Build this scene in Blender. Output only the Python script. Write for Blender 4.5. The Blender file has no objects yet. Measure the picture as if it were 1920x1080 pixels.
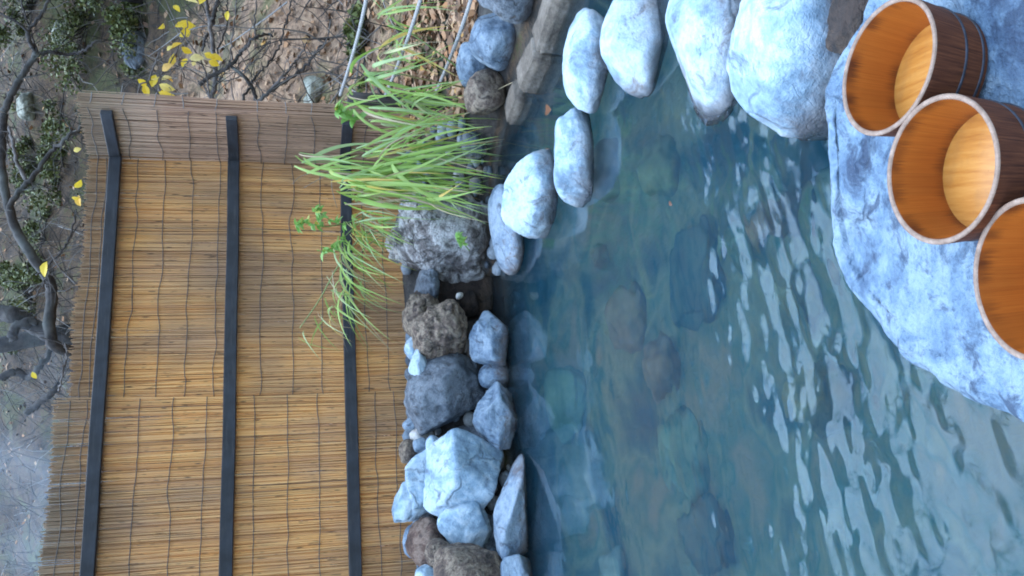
import bpy, math, random
import numpy as np
from mathutils import Vector, Matrix, Quaternion

R = math.radians
random.seed(7)
rng = np.random.default_rng(7)
scene = bpy.context.scene
C = scene.collection

# ------------------------------------------------------------------ camera
F, PITCH, CAMZ = 1663.0, R(14.5), 1.25        # the photograph is a portrait shot stored on its side
CP, SP = math.cos(PITCH), math.sin(PITCH)
cam_data = bpy.data.cameras.new('camera')
cam = bpy.data.objects.new('camera', cam_data); C.objects.link(cam)
cam_data.sensor_fit = 'HORIZONTAL'; cam_data.sensor_width = 36.0
cam_data.lens = 36.0 * F / 1920.0
cam_data.clip_start = 0.05; cam_data.clip_end = 2000.0
cam.matrix_world = Matrix(((0, 1, 0, 0), (-SP, 0, -CP, 0), (-CP, 0, SP, CAMZ), (0, 0, 0, 1)))
scene.camera = cam

# ------------------------------------------------------------------ world and sun
SUN_EL, SUN_AZ = R(77), R(-20)                 # azimuth clockwise from +Y
world = bpy.data.worlds.new('World'); scene.world = world
world.use_nodes = True
wn = world.node_tree.nodes; wl = world.node_tree.links
bg = wn['Background']
sky = wn.new('ShaderNodeTexSky'); sky.sky_type = 'NISHITA'; sky.sun_disc = False
sky.sun_elevation = SUN_EL; sky.sun_rotation = SUN_AZ
sky.air_density = 1.3; sky.dust_density = 1.5; sky.ozone_density = 2.0
wl.new(sky.outputs[0], bg.inputs[0]); bg.inputs[1].default_value = 0.15
sd = bpy.data.lights.new('sun', 'SUN'); sd.energy = 1.5; sd.angle = R(86); sd.color = (0.53, 0.77, 1.0)   # overcast: a broad bright patch of cloud overhead
sun = bpy.data.objects.new('sun', sd); C.objects.link(sun)
sdir = Vector((math.sin(SUN_AZ) * math.cos(SUN_EL), math.cos(SUN_AZ) * math.cos(SUN_EL), math.sin(SUN_EL)))
sun.rotation_euler = sdir.to_track_quat('Z', 'Y').to_euler()
sun.location = (0, 0, 10)
vs = scene.view_settings
vs.view_transform = 'Standard'; vs.look = 'None'; vs.exposure = 1.88; vs.gamma = 1.0
vs.use_curve_mapping = False
scene.render.engine = 'CYCLES'
cy = scene.cycles
cy.use_denoising = True
cy.max_bounces = 10; cy.diffuse_bounces = 4; cy.glossy_bounces = 4
cy.transmission_bounces = 8; cy.transparent_max_bounces = 8; cy.volume_bounces = 2
cy.filter_width = 1.9
cy.sample_clamp_indirect = 8.0

# ------------------------------------------------------------------ projection helpers (layout measured from the photograph)
def ray(x, y):
    a = (540.0 - y) / F; b = (x - 960.0) / F
    return np.array([a, CP - b * SP, -(SP + b * CP)])
def PY(x, y, Y):
    r = ray(x, y); k = Y / r[1]
    return np.array([r[0] * k, Y, CAMZ + r[2] * k])
def PZ(x, y, z):
    r = ray(x, y); k = (z - CAMZ) / r[2]
    return np.array([r[0] * k, r[1] * k, z])
def cam_depth(P):
    return P[1] * CP - (P[2] - CAMZ) * SP

# ------------------------------------------------------------------ numpy value noise
def _hash(ix, iy, iz, seed):
    h = (ix * 374761393 + iy * 668265263 + iz * 2147483647 + seed * 1442695041) & 0xFFFFFFFF
    h = ((h ^ (h >> 13)) * 1274126177) & 0xFFFFFFFF
    h = ((h ^ (h >> 16)) * 2246822519) & 0xFFFFFFFF
    return ((h ^ (h >> 15)) & 0xFFFFFF) / float(0xFFFFFF)
def vnoise(P, seed=0):
    P = np.asarray(P, dtype=np.float64)
    i = np.floor(P).astype(np.int64); f = P - i
    f = f * f * f * (f * (f * 6 - 15) + 10)
    out = 0
    for dx in (0, 1):
        wx = f[..., 0] if dx else 1 - f[..., 0]
        for dy in (0, 1):
            wy = f[..., 1] if dy else 1 - f[..., 1]
            for dz in (0, 1):
                wz = f[..., 2] if dz else 1 - f[..., 2]
                out = out + wx * wy * wz * _hash(i[..., 0] + dx, i[..., 1] + dy, i[..., 2] + dz, seed)
    return out * 2 - 1
def fbm(P, octaves=4, seed=0, gain=0.5, ridged=False):
    P = np.asarray(P, dtype=np.float64); a = 1.0; out = 0; tot = 0
    for o in range(octaves):
        n = vnoise(P * (2.03 ** o) + 17.3 * o, seed + o)
        if ridged: n = 1 - 2 * np.abs(n)
        out = out + a * n; tot += a; a *= gain
    return out / tot
def sstep(a, b, x):
    t = np.clip((x - a) / (b - a), 0, 1); return t * t * (3 - 2 * t)

# ------------------------------------------------------------------ object helpers
def tag(o, label=None, cat=None, group=None, kind=None):
    if label: o['label'] = label
    if cat: o['category'] = cat
    if group: o['group'] = group
    if kind: o['kind'] = kind
    return o
def mesh_obj(name, verts, faces, mat, parent=None, smooth=True, me=None):
    if me is None:
        me = bpy.data.meshes.new(name)
        vl = verts.tolist() if isinstance(verts, np.ndarray) else [tuple(map(float, v)) for v in verts]
        fl = faces.tolist() if isinstance(faces, np.ndarray) else faces
        me.from_pydata(vl, [], fl)
        if smooth: me.polygons.foreach_set('use_smooth', [True] * len(me.polygons))
        if mat: me.materials.append(mat)
        me.update()
    o = bpy.data.objects.new(name, me); C.objects.link(o)
    if parent: o.parent = parent
    return o
def empty(name, loc=(0, 0, 0)):
    o = bpy.data.objects.new(name, None); C.objects.link(o); o.location = loc
    o.empty_display_size = 0.1
    return o
def under(child, root):                        # geometry is in world space; keep it there under a root that has a location
    child.parent = root
    child.location = Vector(child.location) - Vector(root.location)
    return child

class MB:
    """collects tubes, boxes and leaf quads into one mesh"""
    def __init__(s): s.v = []; s.f = []
    def tube(s, pts, rad, n=6, cap=True):
        pts = [Vector(p) for p in pts]
        k = len(pts); base = len(s.v)
        up = Vector((0.13, 0.27, 0.95))
        for i, p in enumerate(pts):
            t = (pts[min(i + 1, k - 1)] - pts[max(i - 1, 0)])
            if t.length < 1e-9: t = Vector((0, 0, 1))
            t.normalize()
            e1 = t.cross(up)
            if e1.length < 0.1: e1 = t.cross(Vector((1, 0, 0)))
            e1.normalize(); e2 = t.cross(e1)
            r = rad[i] if hasattr(rad, '__len__') else rad
            for j in range(n):
                a = 2 * math.pi * j / n
                s.v.append(p + r * (math.cos(a) * e1 + math.sin(a) * e2))
        for i in range(k - 1):
            for j in range(n):
                a = base + i * n + j; b = base + i * n + (j + 1) % n
                s.f.append((a, b, b + n, a + n))
        if cap:
            s.f.append(tuple(base + j for j in range(n))[::-1])
            s.f.append(tuple(base + (k - 1) * n + j for j in range(n)))
        return s
    def box(s, o, ex, ey, ez):
        o, ex, ey, ez = (Vector(q) for q in (o, ex, ey, ez)); b = len(s.v)
        for i in (0, 1):
            for j in (0, 1):
                for k in (0, 1): s.v.append(o + ex * i + ey * j + ez * k)
        for q in ((0, 1, 3, 2), (4, 6, 7, 5), (0, 4, 5, 1), (2, 3, 7, 6), (0, 2, 6, 4), (1, 5, 7, 3)):
            s.f.append(tuple(b + i for i in q))
        return s
    def build(s, name, mat, parent=None, smooth=True):
        return mesh_obj(name, s.v, s.f, mat, parent, smooth)

def spline(pts, n):                            # Catmull-Rom resample of control points (any dimension)
    P = [np.asarray(p, float) for p in pts]
    P = [2 * P[0] - P[1]] + P + [2 * P[-1] - P[-2]]
    out = []; m = len(P) - 3
    for i in range(n):
        t = i / (n - 1) * m; k = min(int(t), m - 1); t -= k
        p0, p1, p2, p3 = P[k:k + 4]
        out.append(0.5 * ((2 * p1) + (p2 - p0) * t + (2 * p0 - 5 * p1 + 4 * p2 - p3) * t * t + (3 * p1 - p0 - 3 * p2 + p3) * t ** 3))
    return out

# ------------------------------------------------------------------ materials
class Mat:
    def __init__(s, name):
        s.m = bpy.data.materials.new(name); s.m.use_nodes = True
        s.n = s.m.node_tree.nodes; s.l = s.m.node_tree.links
        s.b = s.n['Principled BSDF']; s.out = s.n['Material Output']
    def node(s, t, **kw):
        q = s.n.new(t)
        for k, v in kw.items(): setattr(q, k, v)
        return q
    def link(s, a, b): s.l.new(a, b)
    def coord(s, kind='Object'):
        return s.node('ShaderNodeTexCoord').outputs[kind]
    def noise(s, vec, scale, detail=4, rough=0.55, dist=0.0):
        q = s.node('ShaderNodeTexNoise'); q.inputs['Scale'].default_value = scale
        q.inputs['Detail'].default_value = detail; q.inputs['Roughness'].default_value = rough
        q.inputs['Distortion'].default_value = dist
        if vec is not None: s.link(vec, q.inputs['Vector'])
        return q.outputs['Fac']
    def mapping(s, vec, scale=(1, 1, 1), loc=(0, 0, 0), rot=(0, 0, 0)):
        q = s.node('ShaderNodeMapping'); q.inputs['Scale'].default_value = scale
        q.inputs['Location'].default_value = loc; q.inputs['Rotation'].default_value = rot
        s.link(vec, q.inputs['Vector']); return q.outputs[0]
    def ramp(s, fac, stops, interp='LINEAR'):
        q = s.node('ShaderNodeValToRGB'); e = q.color_ramp.elements; q.color_ramp.interpolation = interp
        while len(e) < len(stops): e.new(0.5)
        for i, (p, c) in enumerate(stops):
            e[i].position = p
            e[i].color = (c, c, c, 1) if not hasattr(c, '__len__') else (*c, 1)
        s.link(fac, q.inputs[0]); return q.outputs[0]
    def mix(s, fac, a, b, mode='MIX'):
        q = s.node('ShaderNodeMix', data_type='RGBA', blend_type=mode)
        for sock, v in ((q.inputs[0], fac), (q.inputs[6], a), (q.inputs[7], b)):
            if hasattr(v, 'is_linked') or isinstance(v, bpy.types.NodeSocket): s.link(v, sock)
            elif hasattr(v, '__len__'): sock.default_value = (*v, 1)
            else: sock.default_value = v
        return q.outputs[2]
    def math(s, op, a, b=0.0, clamp=False):
        q = s.node('ShaderNodeMath', operation=op); q.use_clamp = clamp
        for sock, v in ((q.inputs[0], a), (q.inputs[1], b)):
            if isinstance(v, bpy.types.NodeSocket): s.link(v, sock)
            else: sock.default_value = v
        return q.outputs[0]
    def bump(s, h, strength=0.4, dist=0.01, normal=None):
        q = s.node('ShaderNodeBump'); q.inputs['Strength'].default_value = strength
        q.inputs['Distance'].default_value = dist; s.link(h, q.inputs['Height'])
        if normal is not None: s.link(normal, q.inputs['Normal'])
        s.link(q.outputs[0], s.b.inputs['Normal']); return q.outputs[0]
    def color(s, c):
        if isinstance(c, bpy.types.NodeSocket): s.link(c, s.b.inputs['Base Color'])
        else: s.b.inputs['Base Color'].default_value = (*c, 1)
    def rough(s, r):
        if isinstance(r, bpy.types.NodeSocket): s.link(r, s.b.inputs['Roughness'])
        else: s.b.inputs['Roughness'].default_value = r
    def island(s): return s.node('ShaderNodeNewGeometry').outputs['Random Per Island']
    def rnd(s): return s.node('ShaderNodeObjectInfo').outputs['Random']
    def z(s):
        q = s.node('ShaderNodeSeparateXYZ'); s.link(s.node('ShaderNodeNewGeometry').outputs['Position'], q.inputs[0]); return q.outputs[2]

def rock_mat(name, dark, mid, light, stain, scale=6.0, stain_amt=0.5, bump=0.5, wet=True, vein_amt=0.15):
    m = Mat(name)
    co = m.coord('Object')
    off = m.node('ShaderNodeVectorMath', operation='ADD'); m.link(co, off.inputs[0])
    rr = m.node('ShaderNodeCombineXYZ'); sc_ = m.math('MULTIPLY', m.rnd(), 37.0)
    for i in range(3): m.link(sc_, rr.inputs[i])
    m.link(rr.outputs[0], off.inputs[1]); v = off.outputs[0]
    n1 = m.noise(v, scale, 6, 0.62, 0.4)
    n2 = m.noise(v, scale * 4.5, 5, 0.7)
    n3 = m.noise(v, scale * 1.7, 6, 0.7, 1.2)
    f = m.math('ADD', m.math('MULTIPLY', n1, 0.65), m.math('MULTIPLY', n2, 0.35))
    col = m.ramp(f, [(0.38, dark), (0.47, mid), (0.55, light), (0.66, mid)])
    st = m.ramp(n3, [(0.30 + 0.1 * stain_amt, 1.0), (0.40 + 0.1 * stain_amt, 0.0)])
    col = m.mix(m.math('MULTIPLY', st, 0.85), col, stain)
    speck = m.ramp(m.noise(v, 90, 2, 0.5), [(0.32, 1.0), (0.38, 0.0)])
    col = m.mix(m.math('MULTIPLY', speck, 0.35), col, dark)
    vein = m.ramp(m.noise(m.mapping(v, (1.0, 3.0, 1.6), rot=(0.4, 0.7, 0.2)), scale * 1.2, 3, 0.5, 2.0), [(0.485, 0.0), (0.5, 1.0), (0.515, 0.0)])
    col = m.mix(m.math('MULTIPLY', vein, vein_amt), col, dark)
    vo = m.node('ShaderNodeTexVoronoi', feature='DISTANCE_TO_EDGE'); vo.inputs['Scale'].default_value = scale * 0.75
    wv = m.node('ShaderNodeVectorMath', operation='ADD'); m.link(v, wv.inputs[0]); nz_ = m.node('ShaderNodeTexNoise'); nz_.inputs['Scale'].default_value = scale * 1.5; nz_.inputs['Detail'].default_value = 4
    m.link(v, nz_.inputs['Vector']); sv_ = m.node('ShaderNodeVectorMath', operation='SCALE'); m.link(nz_.outputs['Color'], sv_.inputs[0]); sv_.inputs['Scale'].default_value = 0.22
    m.link(sv_.outputs[0], wv.inputs[1]); m.link(wv.outputs[0], vo.inputs['Vector'])
    crack = m.math('MULTIPLY', m.ramp(vo.outputs['Distance'], [(0.0, 1.0), (0.035, 0.0)]), m.ramp(m.noise(v, scale * 0.8, 2, 0.5), [(0.5, 0.0), (0.6, 1.0)]))
    col = m.mix(m.math('MULTIPLY', crack, 0.55), col, stain)
    if wet:                                    # wet, algae-stained band just above the water surface
        zz = m.math('ADD', m.z(), m.math('MULTIPLY', m.math('SUBTRACT', n1, 0.5), 0.12))
        iron = m.ramp(m.math('ADD', zz, m.math('MULTIPLY', m.math('SUBTRACT', n3, 0.5), 0.25)), [(0.0, 0.6), (0.10, 0.0)])
        col = m.mix(iron, col, (0.20, 0.13, 0.085))
        w = m.ramp(zz, [(0.0, 1.0), (0.05, 0.0)])
        wetcol = m.mix(0.6, stain, (0.04, 0.032, 0.025))
        col = m.mix(m.math('MULTIPLY', w, 0.9), col, wetcol)
        m.rough(m.ramp(w, [(0.0, 0.78), (1.0, 0.25)]))
    else: m.rough(0.8)
    m.color(col)
    h = m.math('ADD', m.math('MULTIPLY', n1, 0.7), m.math('ADD', m.math('MULTIPLY', n2, 0.5), m.math('MULTIPLY', m.noise(v, scale * 16, 3, 0.7), 0.25)))
    h = m.math('SUBTRACT', h, m.math('MULTIPLY', vein, vein_amt))
    h = m.math('SUBTRACT', h, m.math('MULTIPLY', crack, 0.35))
    m.bump(h, bump, 0.03)
    return m.m

M_PALE = rock_mat('pale_blue_grey_rock', (0.13, 0.20, 0.275), (0.255, 0.365, 0.46), (0.43, 0.52, 0.59), (0.07, 0.095, 0.13), 4.0, 0.35, 0.6, vein_amt=0.06)
M_SLAB = rock_mat('slab_rock', (0.06, 0.105, 0.175), (0.125, 0.20, 0.285), (0.22, 0.30, 0.375), (0.025, 0.045, 0.085), 5.0, 0.95, 0.9, vein_amt=0.03)
M_BLUE = rock_mat('blue_grey_rock', (0.065, 0.10, 0.15), (0.145, 0.205, 0.275), (0.25, 0.315, 0.38), (0.03, 0.04, 0.06), 6.0, 0.4, 0.6)
M_GREY = rock_mat('dark_grey_rock', (0.045, 0.055, 0.07), (0.11, 0.13, 0.155), (0.19, 0.215, 0.245), (0.035, 0.03, 0.03), 7.0, 0.4, 0.8)
M_RUST = rock_mat('rusty_porous_rock', (0.07, 0.05, 0.045), (0.17, 0.12, 0.09), (0.33, 0.26, 0.19), (0.03, 0.022, 0.02), 12.0, 0.8, 0.9)
M_BROWN = rock_mat('red_brown_rock', (0.05, 0.028, 0.022), (0.13, 0.075, 0.055), (0.24, 0.17, 0.13), (0.035, 0.02, 0.02), 9.0, 0.5, 0.7)
M_TUFA = rock_mat('grey_tufa_rock', (0.05, 0.042, 0.04), (0.19, 0.17, 0.165), (0.50, 0.48, 0.47), (0.035, 0.03, 0.028), 5.0, 0.9, 0.9)
M_HOLLOW = rock_mat('wet_brown_rock_shaded', (0.007, 0.005, 0.004), (0.018, 0.011, 0.008), (0.04, 0.024, 0.017), (0.006, 0.005, 0.005), 9.0, 0.5, 0.7)  # wet brown rock, colour taken near black to carry shade
M_CREAM = rock_mat('cream_rock', (0.30, 0.26, 0.22), (0.50, 0.46, 0.42), (0.62, 0.60, 0.56), (0.2, 0.16, 0.12), 9.0, 0.2, 0.4)
M_LICHEN = rock_mat('lichen_rock', (0.12, 0.12, 0.09), (0.28, 0.28, 0.22), (0.42, 0.42, 0.34), (0.05, 0.05, 0.04), 5.0, 0.5, 0.7, wet=False)
def sub_mat(name, a, b):
    m = Mat(name); n = m.noise(m.coord('Object'), 7, 5, 0.6)
    m.color(m.ramp(n, [(0.35, a), (0.65, b)])); m.rough(0.8); m.bump(n, 0.4, 0.02); return m.m
M_SUBBROWN = sub_mat('submerged_brown_stone', (0.17, 0.10, 0.06), (0.33, 0.20, 0.12))
M_SUBGREEN = sub_mat('submerged_green_stone', (0.10, 0.14, 0.08), (0.24, 0.28, 0.17))
M_SUBOLIVE = sub_mat('submerged_olive_stone', (0.14, 0.13, 0.065), (0.30, 0.27, 0.15))
M_SUBGREY = sub_mat('submerged_grey_stone', (0.05, 0.06, 0.05), (0.13, 0.14, 0.10))
M_SUBPALE = sub_mat('submerged_pale_stone', (0.22, 0.23, 0.17), (0.36, 0.36, 0.28))

# ------------------------------------------------------------------ terrain: one sheet with the pool basin, the bank and the wooded slope
POOL = np.array([(-1.53, 4.55), (-0.79, 4.89), (-0.06, 5.02), (0.35, 5.15), (0.74, 5.2), (1.02, 4.83), (1.38, 3.86), (1.62, 3.2),
                 (1.95, 2.4), (1.8, 1.4), (1.0, 0.95), (0.2, 0.5), (-0.5, 0.35), (-2.8, 0.6), (-3.2, 3.0), (-2.6, 4.2)])
def pool_sd(X, Y):                              # signed distance, negative inside
    d = np.full(X.shape, 1e9); ins = np.zeros(X.shape, bool); n = len(POOL)
    for i in range(n):
        ax, ay = POOL[i]; bx, by = POOL[(i + 1) % n]
        ex, ey = bx - ax, by - ay; px, py = X - ax, Y - ay
        t = np.clip((px * ex + py * ey) / (ex * ex + ey * ey), 0, 1)
        d = np.minimum(d, np.hypot(px - t * ex, py - t * ey))
        c = ((ay > Y) != (by > Y)) & (X < ex * (Y - ay) / (by - ay + 1e-12) + ax)
        ins ^= c
    return np.where(ins, -d, d)
def height(X, Y):
    X = np.asarray(X, float); Y = np.asarray(Y, float)
    d = pool_sd(X, Y)
    P = np.stack([X, Y, 0 * X], -1)
    basin = -0.55 * sstep(0.0, 0.22, -d) + 0.03 * fbm(P * 3.0, 3, 5)
    back = sstep(4.0, 5.0, Y)
    right = sstep(0.75, 1.3, X)
    top = 0.04 + back * (0.42 - 0.35 * right)
    bank = top * sstep(0.0, 0.45, d) + 0.03 * fbm(P * 2.3, 4, 9) * sstep(0, 0.3, d)
    hol = np.exp(-((X + 0.05) / 0.17) ** 4) * sstep(5.75, 5.6, Y)
    bank = bank * (1 - hol) - 0.08 * hol * sstep(0, 0.1, d)
    yy = Y - 6.25 + 0.25 * right - 0.04 * X + 0.5 * fbm(P * 0.25, 2, 3)
    rise = np.where(yy > 0, 0.46 * yy + 0.012 * np.minimum(yy, 20) ** 2, 0)
    rise = 30 * (1 - np.exp(-rise / 30.0))
    hill = rise + (0.45 * fbm(P * 0.45, 4, 21) + 0.20 * fbm(P * 1.6, 5, 31)) * sstep(0.2, 2.5, yy)
    return np.where(d < 0, basin, bank + hill)
def hillpoint(x, y, t0=5.8):
    r = ray(x, y); t = np.linspace(t0, 60, 3000)
    k = t / r[1]; X = r[0] * k; Z = CAMZ + r[2] * k
    h = height(X, t); i = int(np.argmax(h > Z))
    return np.array([X[i], t[i], h[i]])

xs = np.concatenate([-np.geomspace(500, 4.2, 34), np.arange(-4.0, 4.01, 0.07), np.geomspace(4.2, 500, 34)])
ys = np.concatenate([-np.geomspace(400, 1.2, 20), np.arange(-1.0, 9.0, 0.07), np.arange(9.0, 24.0, 0.2), np.geomspace(24.2, 600, 34)])
GX, GY = np.meshgrid(xs, ys); GZ = height(GX, GY)
nx, ny = len(xs), len(ys)
idx = np.arange(nx * ny).reshape(ny, nx)
faces = np.stack([idx[:-1, :-1], idx[:-1, 1:], idx[1:, 1:], idx[1:, :-1]], -1).reshape(-1, 4)
m = Mat('ground_soil_and_leaf_litter')
pos = m.node('ShaderNodeNewGeometry').outputs['Position']
n1 = m.noise(pos, 0.55, 5, 0.6, 0.6); n2 = m.noise(pos, 3.2, 6, 0.7, 0.5); n3 = m.noise(pos, 22, 4, 0.7)
n4 = m.noise(m.mapping(pos, loc=(5, 3, 1)), 0.8, 4, 0.6, 0.5)
f = m.math('ADD', m.math('MULTIPLY', n2, 0.55), m.math('MULTIPLY', n3, 0.45))
col = m.ramp(f, [(0.33, (0.05, 0.033, 0.022)), (0.42, (0.16, 0.10, 0.065)), (0.51, (0.32, 0.205, 0.13)), (0.60, (0.50, 0.33, 0.21)), (0.72, (0.27, 0.17, 0.105))])
col = m.mix(m.ramp(n4, [(0.52, 0.0), (0.62, 0.6)]), col, (0.11, 0.13, 0.04))
col = m.mix(m.ramp(n1, [(0.34, 0.75), (0.46, 0.0)]), col, (0.035, 0.03, 0.028))
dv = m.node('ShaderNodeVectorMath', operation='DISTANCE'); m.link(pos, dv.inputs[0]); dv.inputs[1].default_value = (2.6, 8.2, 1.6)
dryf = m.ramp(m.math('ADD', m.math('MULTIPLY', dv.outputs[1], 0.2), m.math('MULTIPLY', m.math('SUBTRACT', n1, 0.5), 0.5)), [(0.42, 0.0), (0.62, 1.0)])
shaded_humus = m.ramp(f, [(0.38, (0.010, 0.007, 0.004)), (0.47, (0.035, 0.021, 0.011)), (0.54, (0.09, 0.052, 0.027)), (0.60, (0.055, 0.06, 0.017)), (0.69, (0.15, 0.085, 0.042))])  # forest floor away from the dry slope, tree shade darkened into its colour
shaded_humus = m.mix(m.ramp(n4, [(0.50, 0.0), (0.60, 0.65)]), shaded_humus, (0.055, 0.07, 0.018))
col = m.mix(dryf, col, shaded_humus)
sep = m.node('ShaderNodeSeparateXYZ'); m.link(pos, sep.inputs[0])
n5 = m.noise(m.mapping(pos, loc=(2, 7, 0)), 2.2, 3, 0.55, 0.4)
bed = m.ramp(n5, [(0.33, (0.035, 0.05, 0.045)), (0.43, (0.11, 0.12, 0.075)), (0.51, (0.32, 0.25, 0.125)), (0.57, (0.13, 0.16, 0.09)), (0.66, (0.38, 0.22, 0.11))])
wall_ = m.node('ShaderNodeMapRange'); wall_.inputs[1].default_value = -0.5; wall_.inputs[2].default_value = -0.3; m.link(sep.outputs[2], wall_.inputs[0])
bed = m.mix(wall_.outputs[0], bed, (0.035, 0.04, 0.04))
col = m.mix(m.ramp(sep.outputs[2], [(0.0, 1.0), (0.03, 0.0)]), col, bed)
bankf = m.math('MULTIPLY', m.ramp(m.math('MULTIPLY', sep.outputs[1], 0.1), [(0.60, 1.0), (0.63, 0.0)]), m.ramp(sep.outputs[2], [(0.03, 0.0), (0.04, 1.0)]))
rub = m.ramp(f, [(0.35, (0.012, 0.011, 0.01)), (0.5, (0.035, 0.032, 0.03)), (0.65, (0.08, 0.075, 0.07))])
col = m.mix(m.math('MULTIPLY', bankf, 0.9), col, rub)
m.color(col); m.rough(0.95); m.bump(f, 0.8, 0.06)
M_GROUND = m.m
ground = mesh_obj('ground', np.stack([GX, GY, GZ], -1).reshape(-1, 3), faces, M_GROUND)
tag(ground, kind='structure')

# ------------------------------------------------------------------ water: a closed body with a rippled surface
def ripple(X, Y):
    near = sstep(3.5, 1.35, Y)
    amp = 0.0006 + 0.0062 * near * (0.35 + 0.65 * sstep(-1.6, 0.2, X))
    warp = 0.5 * fbm(np.stack([X * 1.3, Y * 1.3, 0 * X], -1), 2, 44)
    a1 = R(30)
    U = X * math.cos(a1) + Y * math.sin(a1) + 0.15 * warp; V = -X * math.sin(a1) + Y * math.cos(a1) + 0.15 * warp
    w = 0.9 * vnoise(np.stack([U * 10.0, V * 17.0, 0 * U], -1), 51)
    w = w + 0.45 * vnoise(np.stack([U * 20.0 + 3, V * 33.0, 0 * U], -1), 52)
    w = w + 0.11 * vnoise(np.stack([U * 34 + 3 * warp, V * 52, 0 * X], -1), 53) * near
    w = w + 0.02 * vnoise(np.stack([X * 62, Y * 74, 0 * X], -1), 54) * near
    patch = 0.25 + 1.0 * sstep(-0.35, 0.4, fbm(np.stack([X * 2.1, Y * 2.6, 0 * X], -1), 2, 61))
    return amp * 0.95 * w * patch * (1 - 0.45 * sstep(1.9, 1.3, Y) * sstep(0.1, -0.5, X))
wx = np.concatenate([np.arange(-3.4, -1.3, 0.04), np.arange(-1.3, 1.3, 0.009), np.arange(1.3, 2.31, 0.04)]); wy = np.concatenate([np.arange(0.2, 1.0, 0.03), np.arange(1.0, 3.3, 0.008), np.arange(3.3, 5.55, 0.03)])
WX, WY = np.meshgrid(wx, wy); WZ = ripple(WX, WY)
nx, ny = len(wx), len(wy); idx = np.arange(nx * ny).reshape(ny, nx)
V = np.stack([WX, WY, WZ], -1).reshape(-1, 3)
Fc = np.stack([idx[:-1, :-1], idx[:-1, 1:], idx[1:, 1:], idx[1:, :-1]], -1).reshape(-1, 4).tolist()
bnd = list(idx[0, :]) + list(idx[1:, -1]) + list(idx[-1, -2::-1]) + list(idx[-2:0:-1, 0])
nb = len(V); low = V[bnd].copy(); low[:, 2] = -0.8
V = np.concatenate([V, low])
k = len(bnd)
for i in range(k):
    a, b = bnd[i], bnd[(i + 1) % k]
    Fc.append((b, a, nb + i, nb + (i + 1) % k))
Fc.append(tuple(nb + i for i in range(k))[::-1])
m = Mat('pool_water')
m.n.remove(m.b)
gl = m.node('ShaderNodeBsdfGlass'); gl.inputs['IOR'].default_value = 1.37; gl.inputs['Roughness'].default_value = 0.06
gl.inputs['Color'].default_value = (0.97, 0.99, 1.0, 1)
m.link(gl.outputs[0], m.out.inputs['Surface'])
va = m.node('ShaderNodeVolumeAbsorption'); va.inputs['Color'].default_value = (0.18, 0.60, 0.74, 1); va.inputs['Density'].default_value = 1.45
vsn = m.node('ShaderNodeVolumeScatter'); vsn.inputs['Color'].default_value = (0.14, 0.44, 0.68, 1); vsn.inputs['Density'].default_value = 0.68
ad = m.node('ShaderNodeAddShader'); m.link(va.outputs[0], ad.inputs[0]); m.link(vsn.outputs[0], ad.inputs[1])
m.link(ad.outputs[0], m.out.inputs['Volume'])
water = mesh_obj('pool_water', V, Fc, m.m)
tag(water, kind='structure')

# ------------------------------------------------------------------ rocks
import bmesh
_ico = {}
def ico(n):
    if n not in _ico:
        bm = bmesh.new(); bmesh.ops.create_icosphere(bm, subdivisions=n, radius=1.0)
        bm.verts.ensure_lookup_table()
        _ico[n] = (np.array([v.co[:] for v in bm.verts]), [tuple(v.index for v in f.verts) for f in bm.faces]); bm.free()
    return _ico[n]
def rock_mesh(axes, seed, facets=9, bump=0.10, sharp=12.0, sub=5, pits=0.0, cut=(0.62, 0.95)):
    D, Fs = ico(sub); rg = np.random.default_rng(seed)
    N = rg.normal(size=(facets, 3)); N /= np.linalg.norm(N, axis=1)[:, None]
    H = rg.uniform(cut[0], cut[1], facets)
    dots = D @ N.T
    inv = np.concatenate([np.ones((len(D), 1)) * 0.96, np.maximum(dots, 0.02) / H], 1)
    r = 1.0 / ((inv ** sharp).sum(1)) ** (1.0 / sharp)
    n = fbm(D * 1.3 + seed * 3.1, 3, seed) * bump + fbm(D * 3.6 + seed, 5, seed + 5, 0.62) * bump * 0.7
    n = n + np.minimum(0, fbm(D * 2.2 + seed * 2, 3, seed + 9, 0.5, True) - 0.1) * bump * 0.9
    if pits: n = n - pits * np.maximum(0, fbm(D * 7 + seed, 2, seed + 13) - 0.15)
    V = D * (r * (1 + n))[:, None]
    mx = V.max(0); mn = V.min(0)
    V = (V - (mx + mn) / 2) / ((mx - mn) / 2)
    return V * np.array(axes), Fs
LEFT = 1.0
def rock(name, label, mat, box, Y, cat='rock', dy=1.0, tilt=0.0, yaw=0.0, seed=None, group=None, up=None, **kw):
    """box: where it stands out in the photograph (x0,x1,y0,y1); Y: metres from the camera to its centre"""
    x0, x1, y0, y1 = box
    c = PY((x0 + x1) / 2, (y0 + y1) / 2, Y); dep = cam_depth(c)
    y0, y1 = (y0 + y1) / 2 - LEFT * (y1 - y0) / 2, (y0 + y1) / 2 + LEFT * (y1 - y0) / 2
    x0, x1 = (x0 + x1) / 2 - LEFT * (x1 - x0) / 2, (x0 + x1) / 2 + LEFT * (x1 - x0) / 2
    a = (y1 - y0) / 2 * dep / F; hh = (x1 - x0) / 2 * dep / F
    th = math.atan2(CAMZ - c[2], Y)
    b = dy * min(a, hh / max(math.sin(th), 0.35))
    cc = math.sqrt(max(hh * hh - (b * math.sin(th)) ** 2, (0.45 * hh) ** 2)) / max(math.cos(th), 0.4)
    seed = seed if seed is not None else abs(hash(label)) % 1000
    V, Fs = rock_mesh((a, b, cc), seed, **kw)
    o = mesh_obj(name, V, Fs, mat)
    o.location = c
    o.rotation_euler = (0, tilt, yaw)
    tag(o, label, cat, group)
    return o

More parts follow.
